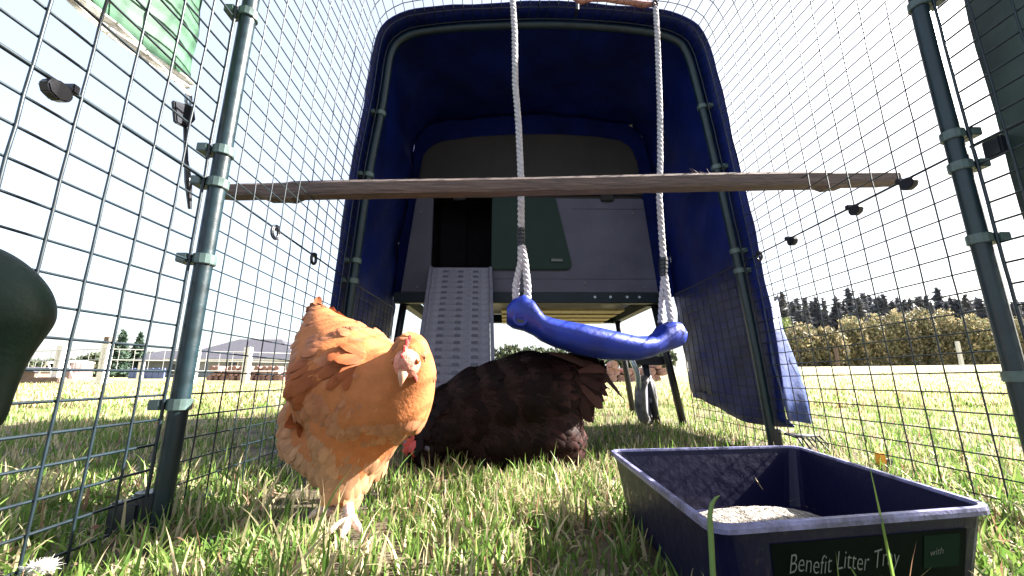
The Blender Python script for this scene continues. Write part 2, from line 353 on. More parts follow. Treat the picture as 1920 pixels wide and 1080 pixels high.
q1b = q1-ed*.12; q0b = q0+ed*.9
sheet('cloth_sheet', [(.885, -.25, q1b.z), q1b, q0b, (.885, -.25, q0b.z)], M['darktarp'], rc, amp=.004)
pc = onwall(1872, 275, .878); c = MB(); c.box((.868, pc.y-.012, pc.z-.018), (.882, pc.y+.018, pc.z+.018)); c.build('clip', M['black'], rc, bevel=.003)
# bungee hook
bh = thing('bungee_hook', 'black bungee hook tying the green cloth corner to the left tube', 'bungee', tuple(pA))
c = MB(); k0 = onwall(350, 190, -.56); k1 = onwall(346, 232, -.56)
c.prism([onwall(x, y, -.56) for x, y in ((328, 188), (365, 200), (368, 226), (352, 240), (332, 230))], 0, (-.008, 0, 0)); c.build('hook', M['black'], bh, bevel=.002)
c = MB(); c.tube([onwall(351, 200, -.57)+Vector((0, .006*math.cos(t), .014+.011*math.sin(t))) for t in np.linspace(0, 2*math.pi, 13)], .0028, 6, caps=False); c.build('ring', M['steel'], bh)
c = MB(); c.tube([onwall(347, 235, -.565), onwall(349, 300, -.565), onwall(353, 340, -.56), onwall(356, 392, -.56)], [.003, .0035, .006, .003], 8); c.build('cord', M['black'], bh)
# ------------------------------------------------------------------ perch
p0 = at(402, 361, 1.06); p1 = at(1677, 335, 1.10)
pe = thing('perch', 'rough grey wooden batten laid across the run through both mesh sides', 'perch', tuple((p0+p1)/2))
V = []; Fc = []; n = 90
for i in range(n+1):
    t = i/n; p = p0.lerp(p1, t); hh = .0205*(1 if .11 < t < .90 else .82)+random.uniform(-.0003, .0003)
    dz = -.010 if .07 < t < .115 else (-.008 if .885 < t < .92 else 0)
    if t < .02: hh *= .8
    if t > .985: hh *= .9
    up_ = .001*math.sin(t*11)
    for (yy, zz) in ((-.018, -1), (-.021, -.5), (-.02, .6), (-.014, 1), (.016, 1), (.018, -1)):
        V.append((p.x, p.y+yy, p.z+up_+zz*hh+(dz if zz < 0 else 0)))
for i in range(n):
    for k in range(6): Fc.append((i*6+k, i*6+(k+1) % 6, (i+1)*6+(k+1) % 6, (i+1)*6+k))
Fc += [(5, 4, 3, 2, 1, 0), tuple(n*6+k for k in range(6))]
link_mesh('batten', V, Fc, M['wood'], pe)
c = MB()
for k in range(7):
    a = p0.lerp(p1, .70)+Vector((.012*(k-3)*random.uniform(.4, 1), -.01, .024)); c.tube([a, a+Vector((random.uniform(-.02, .02), random.uniform(-.01, .01), random.uniform(.003, .014)))], [.0018, .0004], 5)
c.build('splinter', M['wood'], pe)
# ------------------------------------------------------------------ swing
sw = thing('swing', 'blue plastic swing seat hanging on two white ropes', 'swing', tuple(at(1115, 640, 1.17)))
def rope(path, r=.0106, pitch=.050):
    P = [Vector(p) for p in path]; L = [0]
    for a, b in zip(P, P[1:]): L.append(L[-1]+(b-a).length)
    T = L[-1]; n = max(8, int(T/.0035)); pts = []
    for i in range(n+1):
        s = T*i/n; k = max(j for j in range(len(L)) if L[j] <= s+1e-9); k = min(k, len(P)-2)
        pts.append((P[k].lerp(P[k+1], (s-L[k])/(L[k+1]-L[k])), s))
    mb = MB(); rs = r*.54
    for q in range(3):
        st = []
        for (p, s) in pts:
            a = 2*math.pi*(s/pitch+q/3); st.append(p+Vector((math.cos(a)*r*.5, math.sin(a)*r*.5, 0)))
        mb.tube(st, rs, 7)
    return mb
rl = [at(960, -18, 1.26), at(965, 60, 1.25), at(966, 160, 1.24), at(972, 230, 1.23), at(977, 340, 1.21), at(977, 430, 1.20)]
rope(rl).build('rope', M['rope'], sw, smooth=True)
rr = [at(1229, 14, 1.26), at(1232, 60, 1.25), at(1237, 200, 1.24), at(1238, 300, 1.22), at(1236, 370, 1.21), at(1241, 450, 1.20), at(1244, 485, 1.20)]
rope(rr, .0095).build('rope', M['rope'], sw, smooth=True)
rope([at(977, 460, 1.2), at(977, 490, 1.19), at(967, 535, 1.18), at(967, 562, 1.17)]).build('rope', M['rope'], sw, smooth=True)
rope([at(979, 460, 1.2), at(984, 490, 1.19), at(989, 535, 1.17), at(989, 562, 1.16)]).build('rope', M['rope'], sw, smooth=True)
rope([at(1244, 515, 1.2), at(1240, 560, 1.2), at(1238, 605, 1.21)], .0075).build('rope', M['rope'], sw, smooth=True)
rope([at(1246, 515, 1.2), at(1252, 560, 1.19), at(1260, 615, 1.18)], .0095).build('rope', M['rope'], sw, smooth=True)
for (x, y, Y_) in ((977, 428, 1.20), (1244, 484, 1.20)):
    c = MB()
    for k in range(5):
        a = at(x, y+k*7.2, Y_); b = at(x, y+k*7.2+5.6, Y_); c.tube([a, b], .0125 if k < 3 else .0115, 14)
    c.tube([at(x, y, Y_), at(x, y+34, Y_)], .0095, 10); c.build('rope_clamp', M['black'], sw, bevel=.001)
# seat: body lofted from left ring to right end
ctr = [(950, 592, 1.13, 18, 26), (962, 589, 1.13, 32, 32), (982, 587, 1.13, 40, 34), (1000, 597, 1.13, 38, 36), (1014, 612, 1.13, 32, 38), (1040, 622, 1.14, 34, 45), (1090, 634, 1.15, 38, 52), (1140, 644, 1.17, 36, 55), (1190, 651, 1.185, 29, 50), (1218, 648, 1.195, 26, 44), (1238, 636, 1.20, 31, 38), (1256, 629, 1.205, 32, 35), (1271, 628, 1.21, 27, 30), (1281, 630, 1.21, 13, 18)]
V = []; Fc = []; ns = 16; cc = []
for i in range(len(ctr)-1):
    for k in range(4):
        t = k/4; cc.append([lerp(a, b, t) for a, b in zip(ctr[i], ctr[i+1])])
cc.append(list(ctr[-1]))
for (x, y, Y_, hh, dd) in cc:
    p = at(x, y, Y_); hz = rad(hh*.86, Y_); dy = rad(dd, Y_)*1.15
    for k in range(ns):
        a = 2*math.pi*k/ns; cz = math.sin(a); cz2 = (abs(cz)**.75)*(1 if cz > 0 else -1)
        top = 1.0 if cz <= 0 else (.78 if 1020 < x < 1235 else 1)
        V.append((p.x, p.y+math.cos(a)*dy, p.z+cz2*hz*top))
m_ = len(cc)
for i in range(m_-1):
    for k in range(ns): Fc.append((i*ns+k, i*ns+(k+1) % ns, (i+1)*ns+(k+1) % ns, (i+1)*ns+k))
Fc += [tuple(range(ns)), tuple(range(m_*ns-1, (m_-1)*ns-1, -1))]
seat = link_mesh('seat', V, Fc, M['swing'], sw, smooth=True)
c = MB(); hp = at(975, 602, 1.13); hp.y -= .048
c.tube([hp+Vector((math.cos(t)*.016, 0, math.sin(t)*.016)) for t in np.linspace(0, 2*math.pi, 19)], .0045, 8, caps=False); c.build('rope_eye', M['swing'], sw, smooth=True)
c = MB(); c.tube([hp+Vector((0, -.001, 0)), hp+Vector((0, .01, 0))], .0135, 14); c.build('eye_hole', M['black'], sw)
c = MB()
for k in range(15):
    a = at(1048+k*11.5, 611+k*1.75, 1.13+.005*k); c.box((a.x, a.y-.01, a.z-.003), (a.x+.009, a.y+.05, a.z+.0035))
c.build('grip_ridge', M['swing'], sw, bevel=.001)
hk = MB(); hk.tube([at(1229, 14, 1.26)+Vector((math.sin(t)*.008, 0, .012+.016*math.cos(t))) for t in np.linspace(0, 2*math.pi, 13)], .004, 8, caps=False); hk.build('hook', M['black'], sw)
stp = thing('strap', 'brown frayed strap lying along the roof mesh beside the rope hook', 'strap', tuple(at(1160, 2, 1.26)))
c = MB(); c.tube([at(x, y, 1.27) for x, y in ((1075, -3), (1090, 3), (1110, 0), (1135, 0), (1160, 3), (1185, 5), (1205, 9), (1222, 8), (1232, 12))], [.006, .010, .006, .006, .008, .010, .011, .009, .006], 8); c.build('strap_band', M['fleshy'], stp, smooth=True)
# ------------------------------------------------------------------ coop
cp_ = thing('chicken_coop', 'raised lilac-grey plastic chicken coop with slatted ladder, behind the swing', 'chicken coop', (.11, 2.2, 0))
YH = 1.90
def pr(poly, y0, y1): return MB().prism([(x, y0, z) for x, z in poly], 1, (0, y1-y0, 0))
zj = 1.055
pr([(-.476, .595), (-.345, .595), (-.345, zj), (-.425, zj)], YH, YH+.03).build('front_panel', M['coop'], cp_, bevel=.004)
pr([(-.343, .595), (-.066, .595), (-.066, .695), (-.343, .695)], YH+.001, YH+.03).build('front_panel', M['coop'], cp_, bevel=.003)
pr([(-.064, .595), (.697, .595), (.655, zj), (-.064, zj)], YH, YH+.03).build('front_panel', M['coop'], cp_, bevel=.004)
lidp = [(-.43, zj+.002), (-.413, 1.20), (-.405, 1.27), (-.375, 1.32), (-.31, 1.352), (-.15, 1.378), (.05, 1.392), (.265, 1.394), (.45, 1.382), (.565, 1.362), (.615, 1.325), (.64, 1.25), (.657, zj+.002)]
pr(lidp, YH-.006, YH+.03).build('lid_panel', M['lid'], cp_, bevel=.012)
pr([(x*.985+.002, z-.004) for x, z in [(-.47, .60)]+lidp+[(.69, .60)]], YH+.20, 2.62).build('body', M['coop'], cp_, bevel=.02)
pr([(-.425, 1.10), (-.40, 1.30), (-.30, 1.34), (.265, 1.38), (.55, 1.35), (.63, 1.26), (.65, 1.10)], YH+.03, YH+.20).build('roof', M['lid'], cp_)
c = MB(); c.prism([(-.474, YH+.03, .60), (-.45, YH+.03, .60), (-.40, YH+.03, 1.1), (-.424, YH+.03, 1.1)], 1, (0, .17, 0)); c.build('side_panel', M['coop'], cp_)
c = MB(); c.prism([(.67, YH+.03, .60), (.694, YH+.03, .60), (.652, YH+.03, 1.1), (.63, YH+.03, 1.1)], 1, (0, .17, 0)); c.build('side_panel', M['coop'], cp_)
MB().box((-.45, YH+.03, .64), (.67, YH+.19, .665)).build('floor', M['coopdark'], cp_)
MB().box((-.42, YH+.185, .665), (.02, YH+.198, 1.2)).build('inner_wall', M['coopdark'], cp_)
for zz, x0, x1 in ((.66, -.055, .685), (1.00, .31, .655)):
    MB().box((x0, YH-.003, zz), (x1, YH+.002, zz+.004)).build('moulded_ridge', M['coop'], cp_)
for x, z in ((.36, .64), (-.40, .62), (.63, .62), (.60, .98), (-.40, .98)):
    MB().tube([(x, YH-.005, z), (x, YH+.002, z)], .006, 8).build('screw_cap', M['white'], cp_)
for x in (-.25, .45):
    MB().box((x, YH-.016, zj-.018), (x+.06, YH-.002, zj+.022)).build('hinge', M['lid'], cp_, bevel=.003)
pr([(-.33, .67), (-.20, .67), (-.20, 1.1), (-.33, 1.1)], YH+.15, YH+.165).build('nest_divider', M['coopdark'], cp_, bevel=.004)
# sliding door with rounded corners
dp = [(-.066, .70), (.275, .70)]+[(.275+.028*math.sin(t), .728-.028*math.cos(t)) for t in np.linspace(.2, 1.5, 5)]+[(.235, 1.05), (-.066, 1.05)]
dr = pr(dp, YH-.014, YH-.002).build('sliding_door', M['door'], cp_, bevel=.004)
c = MB(); c.box((.205, YH-.019, .735), (.262, YH-.014, .753)); c.build('handle', M['white'], dr, bevel=.003)
c = MB(); c.box((-.50, YH-.02, .545), (.71, YH+.02, .593)); bm_ = c.build('beam', M['beam'], cp_, bevel=.004)
for x in (.40, .47, .545, .60):
    c = MB(); c.tube([(x, YH-.026, .572), (x, YH-.018, .572)], .006, 8); c.build('bolt', M['steel'], bm_)
for k in range(4):
    c = MB(); c.box((-.02, YH+.08+k*.14, .525), (.56, YH+.17+k*.14, .537)); c.build('slat', M['slat'], cp_)
c = MB(); c.box((-.48, YH+.03, .54), (-.44, 2.6, .59)); c.box((.65, YH+.03, .54), (.69, 2.6, .59)); c.box((-.48, 2.56, .54), (.69, 2.6, .59)); c.build('base_frame', M['beam'], cp_)
for (a, b) in (((.69, 1.95, .56), (.815, 2.02, -.01)), ((.66, 2.05, .30), (.70, 2.03, -.01)), ((-.47, 1.95, .56), (-.55, 2.0, -.01)), ((-.46, 2.5, .56), (-.53, 2.55, -.01)), ((.66, 2.5, .56), (.75, 2.58, -.01))):
    c = MB(); c.tube([a, b], .017, 12); c.build('leg', M['black'], cp_, smooth=True)
c = MB(); c.box((.60, 2.02, .275), (.76, 2.06, .315)); c.build('leg_brace', M['black'], cp_, bevel=.004)
c = MB(); c.tube([(.545, 1.95, .36), (.60, 1.97, .24), (.61, 1.98, .10)], .012, 8); c.build('axle_arm', M['steel'], cp_, smooth=True)
wc = Vector((.66, 2.05, .115)); wa = Vector((.80, -.60, 0)).normalized()
u_ = Vector((0, 0, 1)); w_ = wa.cross(u_)
wh = thing('wheel', None, None, tuple(wc)); wh.parent = cp_; wh.location = wc-cp_.location
c = MB(); c.tube([wc+(u_*math.cos(t)+w_*math.sin(t))*.092 for t in np.linspace(0, 2*math.pi, 29)], .024, 10, caps=False); c.build('tyre', M['tyre'], wh, smooth=True)
c = MB(); c.tube([wc-wa*.016, wc+wa*.016], .080, 20); c.tube([wc-wa*.03, wc+wa*.03], .016, 12); c.build('rim', M['ladder'], wh, bevel=.003)
# ladder
la, lb = Vector((-.203, 1.885, .70)), Vector((-.165, 1.36, .0)); ld = lb-la; ll = ld.length; dn = ld.normalized(); nrm = Vector((0, -dn.z, dn.y)); nrm = nrm if nrm.y < 0 else -nrm
lad = thing('ladder', None, None, tuple(la)); lad.parent = cp_; lad.location = la-cp_.location
for sx in (-1, 1):
    c = MB(); x = la.x+sx*.134
    c.prism([(x-.007, *(la-nrm*.01).yz), (x+.007, *(la-nrm*.01).yz), (x+.007, *(la+nrm*.016).yz), (x-.007, *(la+nrm*.016).yz)], 0, ld); c.build('side_rail', M['ladder'], lad)
NT = 25
for k in range(NT):
    p = la+dn*(ll*(k+.5)/NT); c = MB(); hw_ = ll/NT*.42; q = [p-dn*hw_-nrm*.004, p-dn*hw_+nrm*.012, p+dn*hw_*.2+nrm*.004, p+dn*hw_-nrm*.004]
    c.prism([(la.x-.126, v.y, v.z) for v in q], 0, (.252, 0, 0))
    if k == 0: tr0 = c.build('tread', M['ladder'], lad)
    else:
        t_ = tr0.copy(); COL.objects.link(t_); t_.location = tr0.location+dn*(ll*k/NT)
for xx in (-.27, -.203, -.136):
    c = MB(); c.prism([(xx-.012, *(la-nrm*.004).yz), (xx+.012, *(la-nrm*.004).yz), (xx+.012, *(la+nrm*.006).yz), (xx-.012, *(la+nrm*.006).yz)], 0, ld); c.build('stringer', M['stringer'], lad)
# ------------------------------------------------------------------ litter tray
ZR = .100
def onz(px, py, z):
    d = FW*F+RT*(px-960)+UP*(540-py); return CAM+d*((z-H)/d.z)
A_, B_, C_, D_ = onz(1142, 846, ZR), onz(1493, 838, ZR), onz(1872, 956, ZR), onz(1338, 996, ZR)
tr = thing('litter_tray', 'dark blue plastic litter tray standing in the grass at lower right', 'litter tray', tuple((A_+C_)/2-Vector((0, 0, ZR))))
def rrect(P, r, n=6):
    out = []
    for k in range(4):
        a, b, c = P[k-1], P[k], P[(k+1) % 4]; u = (a-b).normalized(); v = (c-b).normalized(); p, q = b+u*r, b+v*r
        for t in np.linspace(0, 1, n): out.append(p*(1-t)**2+b*2*t*(1-t)+q*t*t)
    return out
cen = (A_+B_+C_+D_)/4
def ring(s, z, r):
    P = [cen+(p-cen)*s for p in (A_, B_, C_, D_)]; return [Vector((p.x, p.y, z)) for p in rrect(P, r)]
loops = [ring(.968, ZR-.001, .022), ring(.880, .014, .03), ring(.875, .010, .03)]
nl = len(loops[0]); V = [p for l in loops for p in l]; Fc = [(i*nl+k, i*nl+(k+1) % nl, (i+1)*nl+(k+1) % nl, (i+1)*nl+k) for i in range(2) for k in range(nl)]+[tuple(range(2*nl, 3*nl))]
lo = [ring(.976, ZR-.001, .024), ring(.890, .008, .03)]; b0 = len(V); V += [p for l in lo for p in l]
Fc += [(b0+k, b0+nl+k, b0+nl+(k+1) % nl, b0+(k+1) % nl) for k in range(nl)]+[tuple(range(b0+2*nl-1, b0+nl-1, -1))]
link_mesh('tray_body', V, Fc, M['tray'], tr)
lo = [ring(.966, ZR, .020), ring(.969, ZR+.003, .021), ring(1.0, ZR+.003, .022), ring(1.004, ZR, .022), ring(1.002, ZR-.004, .022), ring(.978, ZR-.003, .022)]
V = [p for l in lo for p in l]; Fc = [(i*nl+k, ((i+1) % 6)*nl+k, ((i+1) % 6)*nl+(k+1) % nl, i*nl+(k+1) % nl) for i in range(6) for k in range(nl)]
link_mesh('rim', V, Fc, M['rim'], tr)
# print on the outside of the near wall
o0 = ring(.962, ZR-.001, .024); o1 = ring(.845, .008, .03)
def wallpt(u, v, lift=.0008):
    "u along near wall D->C, v up the wall"
    Dt = cen+(D_-cen)*.976; Ct = cen+(C_-cen)*.976; Db = cen+(D_-cen)*.890; Cb = cen+(C_-cen)*.890
    Dt.z = Ct.z = ZR-.001; Db.z = Cb.z = .008
    p = Db.lerp(Cb, u).lerp(Dt.lerp(Ct, u), v); nn = (Ct-Dt).cross(Dt-Db).normalized(); nn = nn if nn.y < 0 else -nn
    return p+nn*lift
link_mesh('label_sticker', [wallpt(.17, .05), wallpt(.90, .05), wallpt(.90, .84), wallpt(.17, .84)], [(0, 1, 2, 3)], M['sticker'], tr)
link_mesh('label_sticker', [wallpt(.725, .48, .0014), wallpt(.87, .48, .0014), wallpt(.87, .80, .0014), wallpt(.725, .80, .0014)], [(0, 1, 2, 3)], M['sticker2'], tr)
def lettering(txt, u, v, size, slope, shear=.15, xs=1.0):
    cu = bpy.data.curves.new('t', 'FONT'); cu.body = txt; cu.size = size; cu.shear = shear; cu.offset = -size*.012
    to = bpy.data.objects.new('t', cu); COL.objects.link(to); dg = bpy.context.evaluated_depsgraph_get(); dg.update()
    me = bpy.data.meshes.new_from_object(to.evaluated_get(dg)); bpy.data.objects.remove(to)
    o_ = wallpt(u, v, .0022); ux = (wallpt(1, v)-wallpt(0, v)).normalized(); vy = (wallpt(u, 1)-wallpt(u, 0)); vy = (vy-ux*vy.dot(ux)).normalized()
    V = [o_+ux*(p.co.x*xs)+vy*(p.co.y+slope*p.co.x*xs+.0016*math.sin(p.co.x*90)) for p in me.vertices]
    Fc = [tuple(p.vertices) for p in me.polygons]
    link_mesh('lettering', V, Fc, M['white'], tr)
lettering('Benefit Litter Tray', .215, .56, .0235, -.02, xs=.66)
lettering('with', .745, .60, .009, 0)
# litter
lo = MB(); V = []; Fc = []; c0 = onz(1435, 984, .02)
for j in range(19):
    for i in range(37):
        r = j/18; a = 2*math.pi*i/36; q = Vector((math.cos(a)*.125*r*(1+.12*math.sin(3*a)), math.sin(a)*.085*r*(1+.1*math.cos(2*a)), 0)); p = c0+q
        z = .0105+.030*max(0, 1-r**2)+.0012*math.sin(a*9+r*20)*(1-r)
        V.append((p.x, p.y, z))
for j in range(18):
    for i in range(36): Fc.append((j*37+i, j*37+i+1, (j+1)*37+i+1, (j+1)*37+i))
lt = link_mesh('litter', V, Fc, M['litter'], smooth=True); tag(lt, 'grey granular litter heaped in the blue tray', 'litter', kind='stuff')
# ------------------------------------------------------------------ feeder at left edge
fd = thing('feeder', 'dark green rounded plastic feeder at the left edge', 'feeder', (-.42, .36, .1))
fc_ = onwall(-60, 640, -.40); V = []; Fc = []
prof = [(455, 0), (461, 24), (476, 52), (502, 80), (532, 99), (560, 107), (590, 107), (615, 96), (655, 72), (700, 54), (760, 38), (800, 30), (820, 0)]
Yc = .33
for j, (py, w_px) in enumerate(prof):
    c_ = at(-34, py, Yc)
    for k in range(24):
        a = 2*math.pi*k/24; r = rad(w_px, Yc); V.append((c_.x+math.cos(a)*r, Yc+math.sin(a)*r*.85, c_.z))
for j in range(len(prof)-1):
    for k in range(24): Fc.append((j*24+k, j*24+(k+1) % 24, (j+1)*24+(k+1) % 24, (j+1)*24+k))
o = link_mesh('feeder_body', V, Fc, M['feeder'], fd, smooth=True); md = o.modifiers.new('s', 'SUBSURF'); md.levels = md.render_levels = 2
# ------------------------------------------------------------------ hens
def blob_body(name, parts, m, parent, voxel=.006, smooth=8):
    bm = bmesh.new()
    for (a, b, ra, rb) in parts:
        L = (b-a).length; n = max(2, int(L/(min(ra, rb)*.35))+1)
        for i in range(n):
            t = i/(n-1); p = a.lerp(b, t); r = lerp(ra, rb, t)
            bmesh.ops.create_icosphere(bm, subdivisions=2, radius=r, matrix=Matrix.Translation(p))
    me = bpy.data.meshes.new(name); bm.to_mesh(me); bm.free()
    o = bpy.data.objects.new(name, me); COL.objects.link(o)
    md = o.modifiers.new('r', 'REMESH'); md.mode = 'VOXEL'; md.voxel_size = voxel
    md = o.modifiers.new('s', 'SMOOTH'); md.iterations = smooth; md.factor = .6
    dg = bpy.context.evaluated_depsgraph_get(); dg.update()
    me2 = bpy.data.meshes.new_from_object(o.evaluated_get(dg)); bpy.data.objects.remove(o)
    V = np.empty(len(me2.vertices)*3); me2.vertices.foreach_get('co', V); V = V.reshape(-1, 3)
    Fc = [tuple(p.vertices) for p in me2.polygons]
    return link_mesh(name, V, Fc, m, parent, smooth=True), V, Fc
def plumage(name, V, Fc, m, parent, flow, color, count, L=(.02, .035), width=.45, lift=.12, mask=None, fluff=None):
    tri = []
    for f in Fc:
        tri.append((f[0], f[1], f[2]));
        if len(f) == 4: tri.append((f[0], f[2], f[3]))
    tri = np.array(tri); a, b, c = V[tri[:, 0]], V[tri[:, 1]], V[tri[:, 2]]
    nrm = np.cross(b-a, c-a); ar = np.linalg.norm(nrm, axis=1); nrm /= ar[:, None]+1e-12
    pick = rng.choice(len(tri), count, p=ar/ar.sum()); u = rng.random(count); v = rng.random(count); sw_ = u+v > 1; u[sw_] = 1-u[sw_]; v[sw_] = 1-v[sw_]
    P = a[pick]+(b-a)[pick]*u[:, None]+(c-a)[pick]*v[:, None]; Nn = nrm[pick]
    if mask is not None: k = mask(P); P, Nn = P[k], Nn[k]
    D = flow(P, Nn)+rng.normal(0, .10, P.shape); D -= Nn*(D*Nn).sum(1)[:, None]; D /= np.linalg.norm(D, axis=1)[:, None]+1e-9
    fl = fluff(P) if fluff is not None else np.zeros(len(P))
    D2 = D+Nn*(lift+rng.random(len(P))*lift*.8+fl*.35)[:, None]; D2 /= np.linalg.norm(D2, axis=1)[:, None]
    Sd = np.cross(D2, Nn); Sd /= np.linalg.norm(Sd, axis=1)[:, None]
    Nu = np.cross(Sd, D2)
    ln = rng.uniform(*L, len(P))*(np.clip(np.linalg.norm(P-headn, axis=1)/.12, .55, 1) if name == 'plumage' and m is M['buff'] else 1); w = ln*width*rng.uniform(.8, 1.2, len(P))
    prof = [(0, .25), (.3, .85), (.65, 1), (.9, .6), (1.0, 0)]
    vs = []; 
    for (t, ww) in prof:
        base = P-Nn*.002+D2*(ln*t)[:, None]-Nu*(ln*.16*t*t)[:, None]
        if ww == 0: vs.append(base)
        else:
            for s_ in (-1, 0, 1): vs.append(base+Sd*(s_*w*.5*ww)[:, None]+(Nu*(ln*.05)[:, None] if s_ == 0 else 0))
    VV = np.stack(vs, 1).reshape(-1, 3); nv = len(vs); F2 = []
    for q in range(len(P)):
        o_ = q*nv
        for r in range(3):
            for s_ in range(2): i_ = o_+r*3+s_; F2.append((i_, i_+1, i_+4, i_+3))
        F2.append((o_+9, o_+10, o_+12)); F2.append((o_+10, o_+11, o_+12))
    cc = color(P, len(P)); CC = np.repeat(cc[:, None, :], nv, 1); tipv = np.linspace(.78, 1.12, nv)[None, :, None]; CC = (CC*tipv).reshape(-1, 3)
    o = link_mesh(name, VV, F2, m, parent, smooth=True, cols=np.clip(CC, 0, 1)); o['kind'] = 'stuff'
    return o
def B(px, py, Y_, r): return (at(px, py, Y_), rad(r, Y_))
def seg(p, q): return (p[0], q[0], p[1], q[1])
h1 = thing('hen', 'buff orange hen standing on one leg at left, head turned aside', 'hen', tuple(at(655, 1003, .69)))
pb = [seg(B(655, 715, .77, 105), B(700, 745, .74, 98)), seg(B(655, 715, .77, 105), B(628, 668, .83, 76)), seg(B(628, 668, .83, 76), B(608, 622, .88, 42)), seg(B(608, 622, .88, 42), B(598, 585, .92, 17)),
      seg(B(612, 700, .83, 68), B(590, 735, .84, 50)), seg(B(578, 780, .80, 44), B(572, 822, .80, 42)), seg(B(572, 822, .80, 42), B(635, 850, .76, 55)),
      seg(B(700, 745, .74, 98), B(735, 745, .71, 78)), seg(B(735, 745, .71, 78), B(765, 700, .69, 54)), seg(B(765, 700, .69, 54), B(770, 655, .665, 35)), seg(B(770, 655, .665, 35), B(768, 664, .65, 31)),
      seg(B(670, 790, .76, 88), B(655, 850, .75, 60)), seg(B(655, 850, .75, 60), B(648, 905, .73, 32)), seg(B(648, 905, .73, 32), B(649, 935, .72, 19)),
      seg(B(690, 850, .80, 40), B(705, 868, .80, 20))]
body, V, Fc = blob_body('body', pb, M['buffskin'], h1, .0055, 10)
head = at(770, 645, .66); tailv = np.array(at(598, 585, .92)-at(765, 700, .69)); tailv /= np.linalg.norm(tailv)
headn = np.array(at(768, 660, .65))
def flow1(P, Nn):
    d = tailv[None, :]*np.ones((len(P), 1)); down = np.array([0, 0, -1.0]); px = P-headn
    front = np.clip(1-np.linalg.norm(px, axis=1)/.30, 0, 1)+np.clip((.30-P[:, 2])/.25, 0, 1)*.8
    return d*.75+down*front[:, None]*1.1
def colr1(P, n):
    base = np.array([.40, .142, .066]); pale = np.array([.52, .28, .15]); t = np.clip((.20-P[:, 2])/.10, 0, 1)[:, None]*.75+rng.random((n, 1))*.25
    c = base*(1-t)+pale*t; return c*rng.uniform(.80, 1.14, (n, 1))
nolegs = lambda P: (P[:, 2] > .052) & (np.linalg.norm(P-np.array(at(764, 668, .635)), axis=1) > .024)
plumage('plumage', V, Fc, M['buff'], h1, flow1, colr1, 9000, L=(.022, .036), width=.52, lift=.034, mask=nolegs, fluff=lambda P: np.clip((.16-P[:, 2])/.1, 0, 1)*.5)
# wing on the near side
wp = [seg(B(668, 695, .705, 46), B(612, 712, .722, 56)), seg(B(612, 712, .722, 56), B(590, 768, .745, 24))]
wb, V, Fc = blob_body('wing', wp, M['buffskin'], h1, .006, 6)
plumage('wing_feathers', V, Fc, M['buff'], h1, lambda P, Nn: np.array(at(575, 790, .80)-at(690, 670, .70))[None, :]*6*np.ones((len(P), 1)), lambda P, n: np.array([.34, .098, .034])*rng.uniform(.88, 1.1, (n, 1)), 1000, L=(.030, .050), width=.45, lift=.04)
# tail feathers
def vane(p, d, up_, L, w, m, par, name='tail_feather', curl=.1, n=8, col=None, cv_=None):
    d = d.normalized(); s_ = d.cross(up_).normalized(); u_ = s_.cross(d); V = []; Fc = []
    for i in range(n+1):
        t = i/n; c_ = p+d*L*t-(cv_ if cv_ else u_)*L*curl*t*t; ww = w*(.35+1.3*t if t < .5 else 1.0) if t < .75 else w*math.sqrt(max(0, 1-((t-.75)/.25)**2))
        V += [c_-s_*ww*.5-u_*w*.08, c_+u_*.0012, c_+s_*ww*.5-u_*w*.08]
    for i in range(n):
        for k in range(2): Fc.append((i*3+k, i*3+k+1, i*3+k+4, i*3+k+3))
    cols = np.tile(np.array(col if col else (.5, .2, .06)), (len(V), 1))
    return link_mesh(name, V, Fc, m, par, smooth=True, cols=cols)
for k in range(8):
    q = at(655-k*9, 745-k*2, .672+.006*k); vane(q, at(585-k*2, 800-k*4, .77)-q, (CAM-q).normalized(), .062, .017, M['buff'], h1, name='wing_quill', curl=.12, col=(.34-.012*(k % 3), .10, .035))
tb = at(610, 640, .88)
for k in range(9):
    a = (k-4)*.055; d = Vector((-.06+.25*a, .25, .95+abs(a)*-.2)); vane(tb+Vector((a*.12, .01*random.random(), 0)), d, Vector((0, 1, 0)), .072-abs(a)*.07+.008*random.random(), .018, M['buff'], h1, col=(.40, .14, .06))
# head parts
hd = at(767, 668, .640); look = Vector((-.10, -.62, -.78)).normalized(); sid = look.cross(Vector((0, 0, 1))).normalized(); upw = sid.cross(look)
def ell(name, c_, ax, m, par, seg_=14):
    V = []; Fc = []; X_, Y_, Z_ = ax
    for j in range(seg_//2+1):
        ph = math.pi*j/(seg_//2)
        for i in range(seg_): a = 2*math.pi*i/seg_; V.append(c_+X_*math.sin(ph)*math.cos(a)+Y_*math.sin(ph)*math.sin(a)+Z_*math.cos(ph))
    for j in range(seg_//2):
        for i in range(seg_): Fc.append((j*seg_+i, j*seg_+(i+1) % seg_, (j+1)*seg_+(i+1) % seg_, (j+1)*seg_+i))
    return link_mesh(name, V, Fc, m, par, smooth=True)
ell('face', hd+look*.012-upw*.002, (look*.022, sid*.0195, upw*.022), M['face'], h1)
for s_ in (-1, 1):
    e = ell('eye', hd+look*.014+sid*s_*.0185+upw*.005, (look*.0042, sid*.0025, upw*.0042), M['eye'], h1)
    ell('pupil', hd+look*.014+sid*s_*.0203+upw*.005, (look*.002, sid*.001, upw*.002), M['pupil'], e)
    ell('wattle', hd+look*.016+sid*s_*.006-upw*.03, (look*.005, sid*.0035, upw*.015), M['comb'], h1)
c = MB(); c.tube([hd+look*.028, hd+look*.038-upw*.001, hd+look*.050-upw*.006], [.0085, .006, .0012], 10); c.build('beak', M['beak'], h1, smooth=True)
